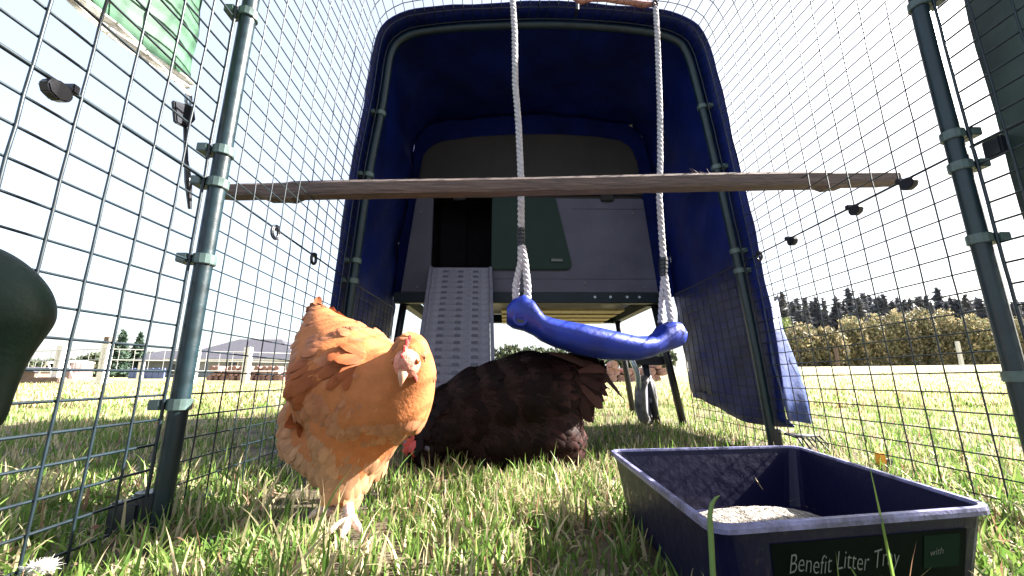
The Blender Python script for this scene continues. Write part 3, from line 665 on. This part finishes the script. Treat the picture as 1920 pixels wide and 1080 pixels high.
cb = MB(); pts = [(-.022, .018), (-.024, .030), (-.014, .026), (-.010, .038), (-.002, .028), (.004, .038), (.010, .027), (.018, .032), (.022, .018), (.03, .008), (.02, .006), (0, .012)]
cb.prism([hd+look*a+upw*(b*.8-.002)-sid*.002 for a, b in pts], 0, sid*.004); cb.build('comb', M['comb'], h1, bevel=.0012)
# legs and toes
def foot(px, py, Y_, top, par, m, s=1.0, face=(0.1, -1)):
    b = at(px, py, Y_); b.z = max(b.z, .006); c = MB(); c.tube([top, top.lerp(b, .55)+Vector((.002, -.003, 0)), b+Vector((0, 0, .004))], [.0085*s, .0068*s, .0075*s], 10); 
    f = Vector((face[0], face[1], 0)).normalized(); sd_ = Vector((-f.y, f.x, 0))
    for ang, Lt in ((-.55, .038), (0, .046), (.55, .038), (3.0, .022)):
        d = f*math.cos(ang)+sd_*math.sin(ang)
        c.tube([b+Vector((0, 0, .006)), b+d*Lt*s*.4+Vector((0, 0, .008)), b+d*Lt*s*.8+Vector((0, 0, .005)), b+d*Lt*s+Vector((0, 0, .001))], [.0062*s, .0052*s, .004*s, .0015*s], 8)
    return c.build('leg', m, par, smooth=True)
foot(655, 992, .700, at(650, 925, .725), h1, M['shank'], 1.2, (.15, -1))
foot(632, 962, .74, at(640, 915, .74), h1, M['shank'], 1.05, (-.6, -.6))
# dark hen
h2 = thing('hen', 'dark brown-black hen pecking the grass behind the buff hen, tail to the right', 'hen', tuple(at(930, 890, 1.2)))
pb = [seg(B(900, 775, 1.22, 86), B(985, 752, 1.22, 92)), seg(B(985, 752, 1.22, 92), B(1045, 730, 1.24, 66)), seg(B(1045, 730, 1.24, 66), B(1083, 708, 1.25, 46)), seg(B(900, 790, 1.22, 86), B(850, 795, 1.2, 74)),
      seg(B(850, 795, 1.2, 74), B(815, 812, 1.15, 46)), seg(B(815, 812, 1.15, 46), B(795, 830, 1.11, 27)), seg(B(795, 830, 1.11, 27), B(783, 845, 1.09, 19)),
      seg(B(940, 820, 1.2, 80), B(1020, 815, 1.2, 72)), seg(B(1030, 820, 1.19, 60), B(1048, 850, 1.18, 44)), seg(B(940, 845, 1.2, 60), B(950, 880, 1.2, 30))]
body, V, Fc = blob_body('body', pb, M['darkskin'], h2, .008, 8)
tv = np.array([.95, .1, .12])
def flow2(P, Nn): return tv[None, :]*np.ones((len(P), 1))+np.array([0, 0, -1.])[None, :]*np.clip((.22-P[:, 2])/.15, 0, 1.2)[:, None]
def colr2(P, n):
    base = np.array([.007, .0032, .003]); br = np.array([.050, .020, .018])
    t = np.clip((P[:, 0]-.07)/.09, 0, 1)[:, None]*rng.random((n, 1))**1.2; return (base*(1-t)+br*t)*rng.uniform(.6, 1.4, (n, 1))
plumage('plumage', V, Fc, M['dark'], h2, flow2, colr2, 6500, L=(.028, .050), width=.50, lift=.03, mask=lambda P: P[:, 2] > .03, fluff=lambda P: np.clip((P[:, 0]-.06)/.06, 0, 1)*.4)
tb = at(1082, 712, 1.21)
for k in range(36):
    a = random.uniform(-1.1, .9); d = Vector((math.cos(a), random.uniform(-.35, .35), math.sin(a)*.8))
    vane(tb+Vector((random.uniform(-.05, .02), random.uniform(-.04, .04), random.uniform(-.035, .02))), d, Vector((-.3, 0, 1)), random.uniform(.045, .075), random.uniform(.026, .040), M['dark'], h2, curl=random.uniform(.3, .8), col=random.choice([(.02, .010, .009), (.012, .007, .007), (.05, .022, .018)]))
for (q0_, d_, L_, cu) in ((at(1085, 684, 1.17), Vector((1, 0, .0)), .115, .75), (at(1080, 676, 1.17), Vector((1, -.1, -.05)), .09, .5), (at(1030, 662, 1.17), Vector((1, -.1, -.12)), .10, .2)):
    vane(q0_, d_, Vector((0, -1, .35)), L_, .020, M['dark'], h2, curl=cu, n=12, col=(.04, .022, .019), cv_=Vector((0, 0, 1)))
hd = at(781, 842, 1.085); look = Vector((-.45, -.2, -.87)).normalized(); sid = look.cross(Vector((0, 0, 1))).normalized(); upw = sid.cross(look)
for k in range(16):
    a = lerp(.30, -1.15, k/15)+random.uniform(-.08, .08); d = Vector((math.cos(a), -.15+.02*(k % 4), math.sin(a)*.9))
    vane(at(1072, 705, 1.17)+Vector((.018*math.cos(a), -.010+.003*(k % 5), .030*math.sin(a))), d, Vector((.15*math.sin(k*2), -1, .3)), random.uniform(.052, .085), random.uniform(.022, .034), M['dark'], h2, curl=random.uniform(.2, .55), n=10, col=random.choice([(.018, .009, .008), (.035, .016, .014), (.065, .030, .025)]), cv_=Vector((0, 0, 1)))
hd = at(781, 842, 1.085)
ell('face', hd, (look*.024, sid*.02, upw*.022), M['comb'], h2)
cb = MB(); cb.prism([hd+look*a+upw*(-b if False else b)-sid*.003 for a, b in pts], 0, sid*.006); cb.build('comb', M['comb'], h2, bevel=.0015)
c = MB(); c.tube([hd+look*.018, hd+look*.045], [.009, .0015], 10); c.build('beak', M['beak'], h2, smooth=True)
ell('wattle', hd+look*.02-upw*.02+sid*.006, (look*.008, sid*.005, upw*.017), M['comb'], h2)
ell('earlobe', hd+look*-.006-upw*.004+Vector((.022, -.018, 0)), (look*.006, sid*.004, upw*.008), M['coop'], h2)
foot(935, 885, 1.2, at(945, 850, 1.2), h2, M['shank'], 1.3, (-1, -.2))
foot(985, 880, 1.22, at(985, 850, 1.22), h2, M['shank'], 1.3, (-1, -.2))
# ------------------------------------------------------------------ grass
trayP = [cen+(p-cen)*.92 for p in (A_, B_, C_, D_)]
def inside(x, y, P):
    ins = np.zeros(len(x), bool); j = len(P)-1
    for i in range(len(P)):
        xi, yi, xj, yj = P[i].x, P[i].y, P[j].x, P[j].y
        ins ^= ((yi > y) != (yj > y)) & (x < (xj-xi)*(y-yi)/(yj-yi+1e-12)+xi); j = i
    return ins
def grass(name, n, y0, y1, L, wd, label, straw, power=1.0, clump=.5, lean=.35, segs=3):
    u = rng.random(n*2); y = y0+(y1-y0)*u**power if power != 1 else rng.uniform(y0, y1, n*2)
    x = rng.uniform(-1.28, 1.32, n*2)*(y+.25)
    k = ~inside(x, y, trayP)
    k &= rng.random(n*2) < np.clip(.62+.45*noise2(x, y, 2.6), .14, 1)
    x, y = x[k][:n], y[k][:n]; m = len(x)
    z = gz(x, y)+.006*noise2(x, y, 2.2)*(np.hypot(x, y) < 6)-.002
    cl = noise2(x+3, y-2, 4.0)
    ln = rng.uniform(*L, m)*(1+.28*cl)*np.where(rng.random(m) < .06, 1.5, 1); th = rng.uniform(0, 2*math.pi, m); w = rng.uniform(*wd, m)
    le = np.abs(rng.normal(lean, lean*.75, m)); flat = rng.random(m) < .22; le = np.where(flat, le+1.1, le)
    dx, dy = np.cos(th), np.sin(th); ph = rng.uniform(0, 2*math.pi, m); sx, sy_ = np.cos(ph), np.sin(ph)
    vs = []; cz = np.zeros(m); cx = np.zeros(m)
    for s in range(segs+1):
        t = s/segs; ww = w*(1-t**1.8)*.5*(1 if s < segs else 0)
        bx, by, bz = x+dx*cx, y+dy*cx, z+cz
        if s < segs: vs.append(np.stack([bx-sx*ww, by-sy_*ww, bz], -1)); vs.append(np.stack([bx+sx*ww, by+sy_*ww, bz], -1))
        else: vs.append(np.stack([bx, by, bz], -1))
        ang = le*(.35+1.0*t); cx = cx+np.sin(ang)*ln/segs; cz = np.maximum(cz+np.cos(ang)*ln/segs, .002)
    nv = len(vs); VV = np.stack(vs, 1).reshape(-1, 3)
    o_ = (np.arange(m)*nv)[:, None]; quads = []; loops_ = []; 
    tot = []; 
    for s in range(segs-1): tot.append(o_+np.array([[2*s, 2*s+1, 2*s+3, 2*s+2]]))
    q = np.concatenate(tot, 1).reshape(-1, 4); t3 = (o_+np.array([[2*segs-2, 2*segs-1, 2*segs]])).reshape(-1, 3)
    me = bpy.data.meshes.new(name); me.vertices.add(len(VV)); me.vertices.foreach_set('co', VV.ravel())
    li = np.concatenate([q.ravel(), t3.ravel()]); me.loops.add(len(li)); me.loops.foreach_set('vertex_index', li.astype(np.int32))
    ls = np.concatenate([np.arange(len(q))*4, len(q)*4+np.arange(len(t3))*3]); me.polygons.add(len(ls)); me.polygons.foreach_set('loop_start', ls.astype(np.int32))
    me.update(calc_edges=True); me.validate()
    g1 = np.array([.065, .15, .022]); g2 = np.array([.23, .33, .08]); st = np.array([.58, .50, .30]); br = np.array([.30, .17, .11])
    r = rng.random((m, 1)); c_ = g1*(1-r)+g2*r; sm = rng.random(m) < straw*(1+.6*cl)+np.where(flat, .35, 0); c_[sm] = st*rng.uniform(.6, 1.1, (sm.sum(), 1)); bmk = rng.random(m) < .05; c_[bmk] = br
    a = me.color_attributes.new('col', 'FLOAT_COLOR', 'POINT'); cc_ = np.ones((m*nv, 4)); cc_[:, :3] = np.repeat(c_, nv, 0); a.data.foreach_set('color', cc_.ravel())
    me.materials.append(M['grass']); o = bpy.data.objects.new(name, me); COL.objects.link(o)
    tag(o, label, kind='stuff'); return o
grass('near_grass', 30000, .22, 1.15, (.017, .048), (.0026, .0058), 'short bright grass blades around the hens and tray', .30, lean=.62, segs=4)
grass('middle_grass', 42000, 1.15, 3.2, (.016, .045), (.003, .006), 'grass around and beyond the run', .30)
grass('far_grass', 70000, 3.2, 16, (.02, .06), (.010, .022), 'sunlit meadow grass beyond the run', .55, power=1.6, segs=2)
# ------------------------------------------------------------------ small things in the grass
grass('long_grass', 1000, .28, 1.0, (.045, .082), (.0030, .0060), 'long loose blades of grass bending over the foreground turf', .35, lean=.75, segs=5)
nf = 2600; fx = rng.uniform(-1.0, 1.0, nf); fy = rng.uniform(.35, 1.5, nf); k = (rng.random(nf) < np.clip(.35+.5*noise2(fx, fy, 1.7), .05, 1)) & ~inside(fx, fy, trayP); fx, fy = fx[k], fy[k]; nf = len(fx)
fz = rng.uniform(.004, .020, nf); d1 = rng.normal(0, 1, (nf, 3))*[1, 1, .35]; d2 = rng.normal(0, 1, (nf, 3))*[1, 1, .35]; d1 /= np.linalg.norm(d1, axis=1)[:, None]; d2 /= np.linalg.norm(d2, axis=1)[:, None]
C3 = np.stack([fx, fy, fz], -1); s_ = rng.uniform(.003, .009, (nf, 1)); V = np.stack([C3-d1*s_, C3+d2*s_*.5, C3+d1*s_, C3-d2*s_*.5], 1).reshape(-1, 3)
pal = np.array([(.42, .25, .18), (.55, .42, .30), (.12, .075, .05), (.30, .16, .12)])[rng.integers(0, 4, nf)]
o = link_mesh('straw_litter', V, [(4*i, 4*i+1, 4*i+2, 4*i+3) for i in range(nf)], M['grass'], cols=np.repeat(pal, 4, 0)); tag(o, 'scattered wood shavings and dry leaf bits in the grass', kind='stuff')
gb = at(1332, 1002, .37); tip = [at(1332, 990, .372), at(1331, 965, .373), at(1335, 945, .374), at(1342, 934, .375), at(1350, 929, .376)]
mb = MB(); mb.tube([Vector((gb.x-.004, gb.y-.012, 0)), Vector((gb.x-.004, gb.y-.006, .05))]+tip, [.0016, .0024, .0024, .0022, .0018, .0012, .0003], 4)
lb = mb.build('grass_blade', M['grass'], smooth=True); a_ = lb.data.color_attributes.new('col', 'FLOAT_COLOR', 'POINT'); a_.data.foreach_set('color', [.22, .33, .10, 1]*len(lb.data.vertices))
tag(lb, 'single tall grass blade curling over the near left corner of the tray', 'grass blade')
def feather_tuft(px, py, Y_, s, label):
    t = thing('feather', label, 'feather', tuple(at(px, py, Y_))); o0_ = at(px, py, Y_); mb = MB()
    for k in range(520):
        a = random.uniform(0, math.pi); e = random.uniform(.2, 1.4); d = Vector((math.cos(a)*math.cos(e), random.uniform(-.5, .5), math.sin(e)))
        st = o0_+Vector((random.uniform(-.4, .4)*s, random.uniform(-.3, .3)*s, 0)); mb.tube([st, st+d*s*.5, st+d*s*random.uniform(.6, 1.0)+Vector((random.uniform(-.4, .4)*s, random.uniform(-.3, .3)*s, random.uniform(-.45, .1)*s))], [.0004, .00035, .0001], 4, caps=False)
    mb.build('barbs', M['feather'], t)
    mb = MB(); mb.tube([o0_-Vector((s*.5, 0, .0)), o0_, o0_+Vector((s*.6, 0, s*.3))], [.0014, .001, .0004], 6); mb.build('quill', M['feather'], t)
feather_tuft(75, 1072, .52, .015, 'fluffy white feather in the grass at lower left corner')
feather_tuft(955, 1015, .66, .012, 'small white down feather on the grass between hens and tray')
pg = at(1655, 858, 1.05); pg.z = .03
p_ = thing('plastic_clip', 'small orange and white plastic clip in the grass behind the tray', 'clip', (pg.x, pg.y, .01))
MB().box((pg.x-.013, pg.y-.008, .02), (pg.x+.002, pg.y+.008, .048)).build('orange_jaw', M['yellow'], p_, bevel=.002)
MB().box((pg.x+.003, pg.y-.008, .014), (pg.x+.018, pg.y+.008, .035)).build('white_jaw', M['white'], p_, bevel=.002)
# ------------------------------------------------------------------ background, left
def gnd(px, Y_):
    p = at(px, 705, Y_); return Vector((p.x, Y_, float(gz(np.array(p.x), np.array(Y_)))))
FG = 'white fence posts across the meadow'
posts = [(107, 12.5, 'white fence post left of the round tank'), (192, 11.5, 'tallest white fence post, beside the brown post'), (361, 12.5, 'white fence post just right of the near run tube'), (460, 13, 'white fence post in front of the log pile'), (262, 20, 'short far fence post in front of the blue panels')]
p0_ = MB(); p0_.box((-.09, -.09, 0), (.09, .09, 1.05)); base = None
fence_pts = []
for px, Y_, lb_ in posts:
    g_ = gnd(px, Y_); fence_pts.append(g_)
    if base is None: base = p0_.build('fence_post', M['post'], bevel=.01); base.location = g_; tag(base, lb_, 'fence post', FG)
    else: c_ = base.copy(); COL.objects.link(c_); c_.location = g_; c_['label'] = lb_
    if 'short' in lb_: c_.scale = (1, 1, .75)
g_ = gnd(186, 11.8); c = MB(); c.box((g_.x-.07, g_.y, g_.z), (g_.x+.07, g_.y+.14, g_.z+1.25)); tag(c.build('fence_post', M['brownpost'], bevel=.01), 'dark brown gate post beside the tallest white post', 'fence post')
wf = MB()
ln = [gnd(20, 13.2)]+[fence_pts[k] for k in (0, 1, 2, 3)]+[gnd(560, 14)]
for a, b in zip(ln, ln[1:]):
    for hz in (.35, .62, .90): wf.tube([a+Vector((0, -.1, hz)), b+Vector((0, -.1, hz))], .012, 5)
    n_ = int((b-a).length/.30)
    for k in range(n_): q = a.lerp(b, k/n_)+Vector((0, -.1, 0)); wf.tube([q+Vector((0, 0, .35)), q+Vector((0, 0, .90))], .006, 4)
tag(wf.build('wire_fence', M['fwire']), 'thin wire fence strung between the white posts', 'fence')
c = MB(); a = gnd(30, 12.3); b = gnd(118, 12.3); c.box((a.x, 12.2, a.z), (b.x, 12.45, a.z+.16)); tag(c.build('timber_sleeper', M['brownpost'], bevel=.02), 'low brown timber edging at the foot of the left fence', 'timber')
# long low house
YB = 46; hz0 = gnd(400, YB).z
def hx(px): return at(px, 705, YB).x
def hzz(py): return at(400, py, YB).z
hs = thing('house', 'long low house with dark grey hipped roof beyond the left fence', 'house', (hx(420), YB, hz0))
eave = hzz(677)
for (x0, x1, r0, r1, ry, dep) in ((272, 400, 318, 390, 655, 9), (395, 600, 440, 520, 636, 12)):
    c = MB(); c.box((hx(x0)+.5, YB-dep/2+.6, hz0-.3), (hx(x1)-.5, YB+dep/2-.6, eave-.05)); c.build('wall', M['wall'], hs)
    e0, e1 = hx(x0)-.3, hx(x1)+.3; q0_, q1_ = hx(r0), hx(r1); zt = hzz(ry)
    c = MB(); c.add([(e0, YB-dep/2, eave), (e1, YB-dep/2, eave), (e1, YB+dep/2, eave), (e0, YB+dep/2, eave), (q0_, YB, zt), (q1_, YB, zt)], [(0, 1, 5, 4), (1, 2, 5), (2, 3, 4, 5), (3, 0, 4), (0, 3, 2, 1)]); c.build('roof', M['roof'], hs)
    c = MB(); c.box((e0, YB-dep/2-.05, eave-.16), (e1, YB-dep/2+.1, eave-.02)); c.build('gutter', M['post'], hs)
for (x0, x1, y0_, y1_) in ((395, 412, 680, 696), (372, 386, 682, 703), (296, 306, 681, 690), (486, 504, 680, 690)):
    dd_ = 12 if x0 > 395 else 9; yf = YB-dd_/2+.6
    w = MB().box((hx(x0), yf-.06, hzz(y1_)), (hx(x1), yf+.02, hzz(y0_))).build('window', M['post'], hs)
    MB().box((hx(x0)+.1, yf-.08, hzz(y1_)+.1), (hx(x1)-.1, yf-.055, hzz(y0_)-.1)).build('pane', M['glass'], w)
def simple(name, px0, px1, py0, Y_, m, label, cat, dep=1.0):
    a = at(px0, py0, Y_); b = at(px1, py0, Y_); z0 = gnd((px0+px1)/2, Y_).z
    return a, b, z0
a, b, z0 = simple('', 243, 311, 690, 24, 0, 0, 0)
bw = thing('panel_fence', 'blue-grey panel screen in front of the long house', 'fence', ((a.x+b.x)/2, 24, z0)); n_ = 6
for k in range(n_):
    x0 = lerp(a.x, b.x, k/n_); x1 = lerp(a.x, b.x, (k+1)/n_)-.05; MB().box((x0, 24, z0), (x1, 24.08, a.z)).build('panel', M['bluewall'], bw)
a, b, z0 = simple('', 126, 170, 681, 22, 0, 0, 0); cx_ = (a.x+b.x)/2; r_ = (b.x-a.x)/2
tk = thing('round_tank', 'pinkish round tank with pale domed lid beyond the fence', 'tank', (cx_, 22, z0))
MB().tube([(cx_, 22, z0), (cx_, 22, a.z)], r_, 20).build('tank_wall', M['tank'], tk, smooth=False)
MB().tube([(cx_, 22, a.z), (cx_, 22, a.z+.05), (cx_, 22, a.z+.12), (cx_, 22, a.z+.15)], [r_*1.04, r_*1.0, r_*.5, .05], 20).build('lid', M['post'], tk)
g_ = gnd(84, 20); sf = thing('play_frame', 'white A-frame play frame left of the round tank', 'play frame', tuple(g_))
for dx in (-.45, .45):
    for yy in (0, .9): MB().tube([(g_.x+dx, g_.y+yy, g_.z), (g_.x, g_.y+yy, g_.z+.75)], .035, 6).build('leg', M['post'], sf)
MB().tube([(g_.x, g_.y-.05, g_.z+.75), (g_.x, g_.y+.95, g_.z+.75)], .035, 6).build('top_bar', M['post'], sf)
MB().tube([(g_.x-.25, g_.y, g_.z+.35), (g_.x+.25, g_.y, g_.z+.35)], .03, 6).build('cross_bar', M['post'], sf)
def hut(px0, px1, ytop, Y_, m, mr, label):
    a = at(px0, ytop, Y_); b = at(px1, ytop, Y_); z0 = gnd((px0+px1)/2, Y_).z; h_ = a.z-z0; w_ = b.x-a.x
    t = thing('shed', label, 'shed', ((a.x+b.x)/2, Y_, z0)); MB().box((a.x, Y_, z0-.1), (b.x, Y_+1.5, z0+h_*.55)).build('wall', m, t)
    MB().prism([(a.x-.1, Y_-.1, z0+h_*.55), (b.x+.1, Y_-.1, z0+h_*.55), ((a.x+b.x)/2, Y_-.1, a.z)], 1, (0, 1.7, 0)).build('roof', mr, t)
hut(38, 68, 688, 23, M['brownpost'], M['roof'], 'small dark shed at far left beyond the fence')
hut(60, 95, 692, 26, M['tank'], M['post'], 'small pale-roofed shed behind the play frame')
# log pile
def logpile(px0, px1, ytop, Y_, label, n_):
    t = thing('log_pile', label, 'log pile', tuple(gnd((px0+px1)/2, Y_))); a = gnd(px0, Y_); b = gnd(px1, Y_); ht = at(px0, ytop, Y_).z-a.z
    proto = None; rows = max(2, int(ht/.2)); per = int((b.x-a.x)/.24); cnt = 0
    for r in range(rows):
        for k in range(per):
            if cnt >= n_: break
            if r > rows-2 and random.random() < .4: continue
            x = a.x+(k+.5*(r % 2))*.24; z = a.z+.1+r*.19; cnt += 1
            if proto is None:
                mb = MB(); mb.tube([(x, Y_, z), (x+.02, Y_+.6, z)], .115, 7); proto = mb.build('log', M['pinkwood'], t)
                pl_ = proto.location.copy(); x00, z00 = x, z
            else:
                c_ = proto.copy(); COL.objects.link(c_); c_.location = pl_+Vector((x-x00, random.uniform(-.08, .08), z-z00)); c_.rotation_euler = (0, random.uniform(0, 3), random.uniform(-.15, .15)) if False else (0, 0, random.uniform(-.2, .2))
logpile(392, 540, 680, 18, 'pinkish split log pile in front of the long house', 90)
logpile(1120, 1250, 668, 12, 'reddish log pile seen under the coop beside its wheel', 60)
# conifers and trees
def foliage(parent, c0_, size, n, fs, m, palette, name='crown', cone=False):
    P = rng.normal(0, 1, (n, 3)); P /= np.linalg.norm(P, axis=1)[:, None]; P *= (rng.random(n)**.4)[:, None]
    if cone:
        t = rng.random(n)**.7; a = rng.uniform(0, 2*math.pi, n); lay = .55+.45*np.abs(np.sin(t*22)); r = (t*.95+.05)*lay*rng.random(n)**.5
        P = np.stack([np.cos(a)*r, np.sin(a)*r, 1-2*t-.10*r], -1)
    else:
        bump = 1+.16*np.sin(P[:, 0]*6+c0_[0])*np.cos(P[:, 1]*5+1)+.13*np.sin(P[:, 0]*13+P[:, 2]*9+c0_[0]*2); P *= bump[:, None]
    C_ = np.array(c0_)+P*np.array(size); d1 = rng.normal(0, 1, (n, 3)); d2 = rng.normal(0, 1, (n, 3))
    if not cone: d1[:, 2] = np.abs(d1[:, 2])+.6
    d1 /= np.linalg.norm(d1, axis=1)[:, None]; d2 -= d1*(d1*d2).sum(1)[:, None]; d2 /= np.linalg.norm(d2, axis=1)[:, None]
    s_ = fs*rng.uniform(.6, 1.4, n)[:, None]; V = np.stack([C_-d1*s_*.4, C_+d2*s_*.35, C_+d1*s_, C_-d2*s_*.35], 1).reshape(-1, 3)
    Fc = [(4*i, 4*i+1, 4*i+2, 4*i+3) for i in range(n)]; pal = np.array(palette); cc_ = pal[rng.integers(0, len(pal), n)]*rng.uniform(.7, 1.3, (n, 1))
    return link_mesh(name, V, Fc, m, parent, cols=np.repeat(cc_, 4, 0))
def trunk(parent, g_, h_, r_): return MB().tube([g_-Vector((0, 0, .3)), g_+Vector((.05, 0, h_*.5)), g_+Vector((0, .05, h_))], [r_, r_*.7, r_*.2], 8).build('trunk', M['bark'], parent, smooth=True)
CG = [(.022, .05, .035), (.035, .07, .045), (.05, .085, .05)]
for (px, top, Y_, lb_) in ((217, 623, 40, 'taller dark spruce left of the long house'), (250, 628, 42, 'slimmer dark spruce beside the long house roof')):
    g_ = gnd(px, Y_); z1 = at(px, top, Y_).z; t = thing('spruce_tree', lb_, 'tree', tuple(g_)); trunk(t, g_, z1-g_.z-.2, .14)
    foliage(t, (g_.x, g_.y, (g_.z+z1)/2+.2), (1.1, 1.1, (z1-g_.z)/2-.1), 2600, .30, M['needle'], CG, cone=True)
GL = [(.05, .075, .035), (.075, .10, .05), (.10, .11, .06), (.04, .06, .035)]
bl = [(45, 678, 60, 'low dark tree at the far left beyond the sheds'), (75, 676, 62, 'round dark tree behind the play frame'), (112, 674, 60, 'round dark tree behind the first white post'), (150, 672, 58, 'bushy tree behind the round tank'), (178, 664, 52, 'bushy tree left of the tall white post'), (232, 660, 50, 'olive tree between the two spruces'), (275, 664, 54, 'low tree beside the roof end of the long house'),
      (955, 650, 50, 'dark tree seen under the coop beside the ladder'), (1000, 652, 50, 'dark tree seen under the swing seat'), (1045, 655, 50, 'dark tree seen above the dark hen'), (1110, 660, 48, 'dark tree beyond the reddish log pile'), (1180, 658, 48, 'dark tree behind the coop wheel'), (1240, 655, 48, 'dark tree behind the coop leg')]
for px, top, Y_, lb_ in bl:
    g_ = gnd(px, Y_); z1 = at(px, top, Y_).z; h_ = z1-g_.z; t = thing('tree', lb_, 'tree', tuple(g_), 'low trees beyond the meadow'); trunk(t, g_, h_*.7, .15)
    foliage(t, (g_.x, g_.y, g_.z+h_*.55), (1.9, 1.3, h_*.47), 1500, .34, M['leaf'], GL)
# hedge bushes on the right
HG = [(.30, .25, .14), (.24, .21, .11), (.17, .17, .09), (.38, .30, .19), (.12, .13, .07)]
hb = [(1478, 600, 38, 'yellow-green bush at the left end of the hedge, beside the blue cover'), (1512, 612, 36, 'first tan bush of the hedge'), (1560, 620, 36, 'second tan bush of the hedge'), (1610, 600, 37, 'third tan bush of the hedge'), (1655, 596, 37, 'fourth tan bush of the hedge'), (1700, 590, 37, 'fifth tan bush, near the tallest of the hedge'), (1745, 584, 37, 'tallest tan bush in the middle of the hedge'), (1790, 586, 37, 'tan bush left of the pale hedge post'), (1835, 598, 36, 'tan bush right of the pale hedge post'), (1880, 602, 36, 'tan bush behind the near right tube'), (1925, 600, 36, 'tan bush at the right edge of the photo'), (1975, 606, 36, 'tan bush last on the right')]
for px, top, Y_, lb_ in hb:
    bv = random.uniform(.85, 1.3)
    g_ = gnd(px, Y_); z1 = at(px, top, Y_).z; h_ = z1-g_.z; t = thing('hedge_bush', lb_, 'bush', tuple(g_), 'bushes of the tall tan hedge'); trunk(t, g_, h_*.6, .12)
    foliage(t, (g_.x, g_.y, g_.z+h_*.50), (random.uniform(1.05, 1.5), 1.2, h_*.54), 4200, random.uniform(.15, .24), M['leaf'], [tuple(c*f for c, f in zip(q, (bv, bv*random.uniform(.95, 1.05), bv))) for q in HG] if 'yellow' not in lb_ else [(.20, .24, .07), (.15, .2, .06)])
g_ = gnd(1808, 33); tag(MB().box((g_.x-.12, g_.y-.1, g_.z), (g_.x+.12, g_.y+.1, g_.z+2.0)).build('hedge_post', M['post'], bevel=.02), 'pale post standing in front of the tan hedge', 'post')
g_ = gnd(1575, 33); tag(MB().box((g_.x-.1, g_.y-.1, g_.z), (g_.x+.1, g_.y+.1, g_.z+1.5)).build('hedge_post', M['brownpost'], bevel=.02), 'grey-brown post against the second tan bush', 'post')
# far forest: trees along the skyline
FC_HAZE = [(.12, .12, .14), (.14, .14, .15), (.10, .105, .125)]  # tree colours lightened to stand in for aerial haze
protos = []
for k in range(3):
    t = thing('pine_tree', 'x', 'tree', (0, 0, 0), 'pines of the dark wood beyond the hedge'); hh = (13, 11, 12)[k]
    trunk(t, Vector((0, 0, 0)), hh*.95, .2); foliage(t, (0, 0, hh*.55), (1.7, 1.7, hh*.47), 1100, .62, M['needle'], FC_HAZE, cone=True); protos.append(t)
sky_px = list(range(1462, 2010, 13)); i = 0
for px in sky_px:
    Y_ = random.uniform(74, 86); top = 566+random.uniform(-8, 10)-(6 if 1600 < px < 1900 else 0)
    if random.random() < .25: top -= 12
    g_ = gnd(px+random.uniform(-4, 4), Y_); z1 = at(px, top, Y_).z; s_ = (z1-g_.z)/(13, 11, 12)[i % 3]
    t = protos[i % 3] if i < 3 else copy_tree(protos[i % 3], g_)
    t.location = g_; t.rotation_euler.z = random.uniform(0, 6.28); t.scale = (s_*random.uniform(.8, 1.8), s_, s_); t['label'] = 'one of the dark pines on the skyline beyond the tan hedge'; i += 1
mb_n = 26000; px_ = rng.uniform(1440, 2050, mb_n); top_ = 588+6*np.sin(px_*.07)+5*np.sin(px_*.19); Yw = rng.uniform(86, 96, mb_n)
X_ = (px_-948)/F*Yw*1.0; zt = H+(705-top_)/F*Yw; zz = .8+(zt-.8)*rng.random(mb_n)**.6
d1 = rng.normal(0, 1, (mb_n, 3)); d1 /= np.linalg.norm(d1, axis=1)[:, None]; d2 = rng.normal(0, 1, (mb_n, 3)); d2 /= np.linalg.norm(d2, axis=1)[:, None]; C3 = np.stack([X_, Yw, zz], -1)
V = np.stack([C3-d1*.5, C3+d2*.6, C3+d1*.8], 1).reshape(-1, 3); cols = np.repeat(np.array(FC_HAZE)[rng.integers(0, 3, mb_n)]*rng.uniform(.6, 1.3, (mb_n, 1)), 3, 0)
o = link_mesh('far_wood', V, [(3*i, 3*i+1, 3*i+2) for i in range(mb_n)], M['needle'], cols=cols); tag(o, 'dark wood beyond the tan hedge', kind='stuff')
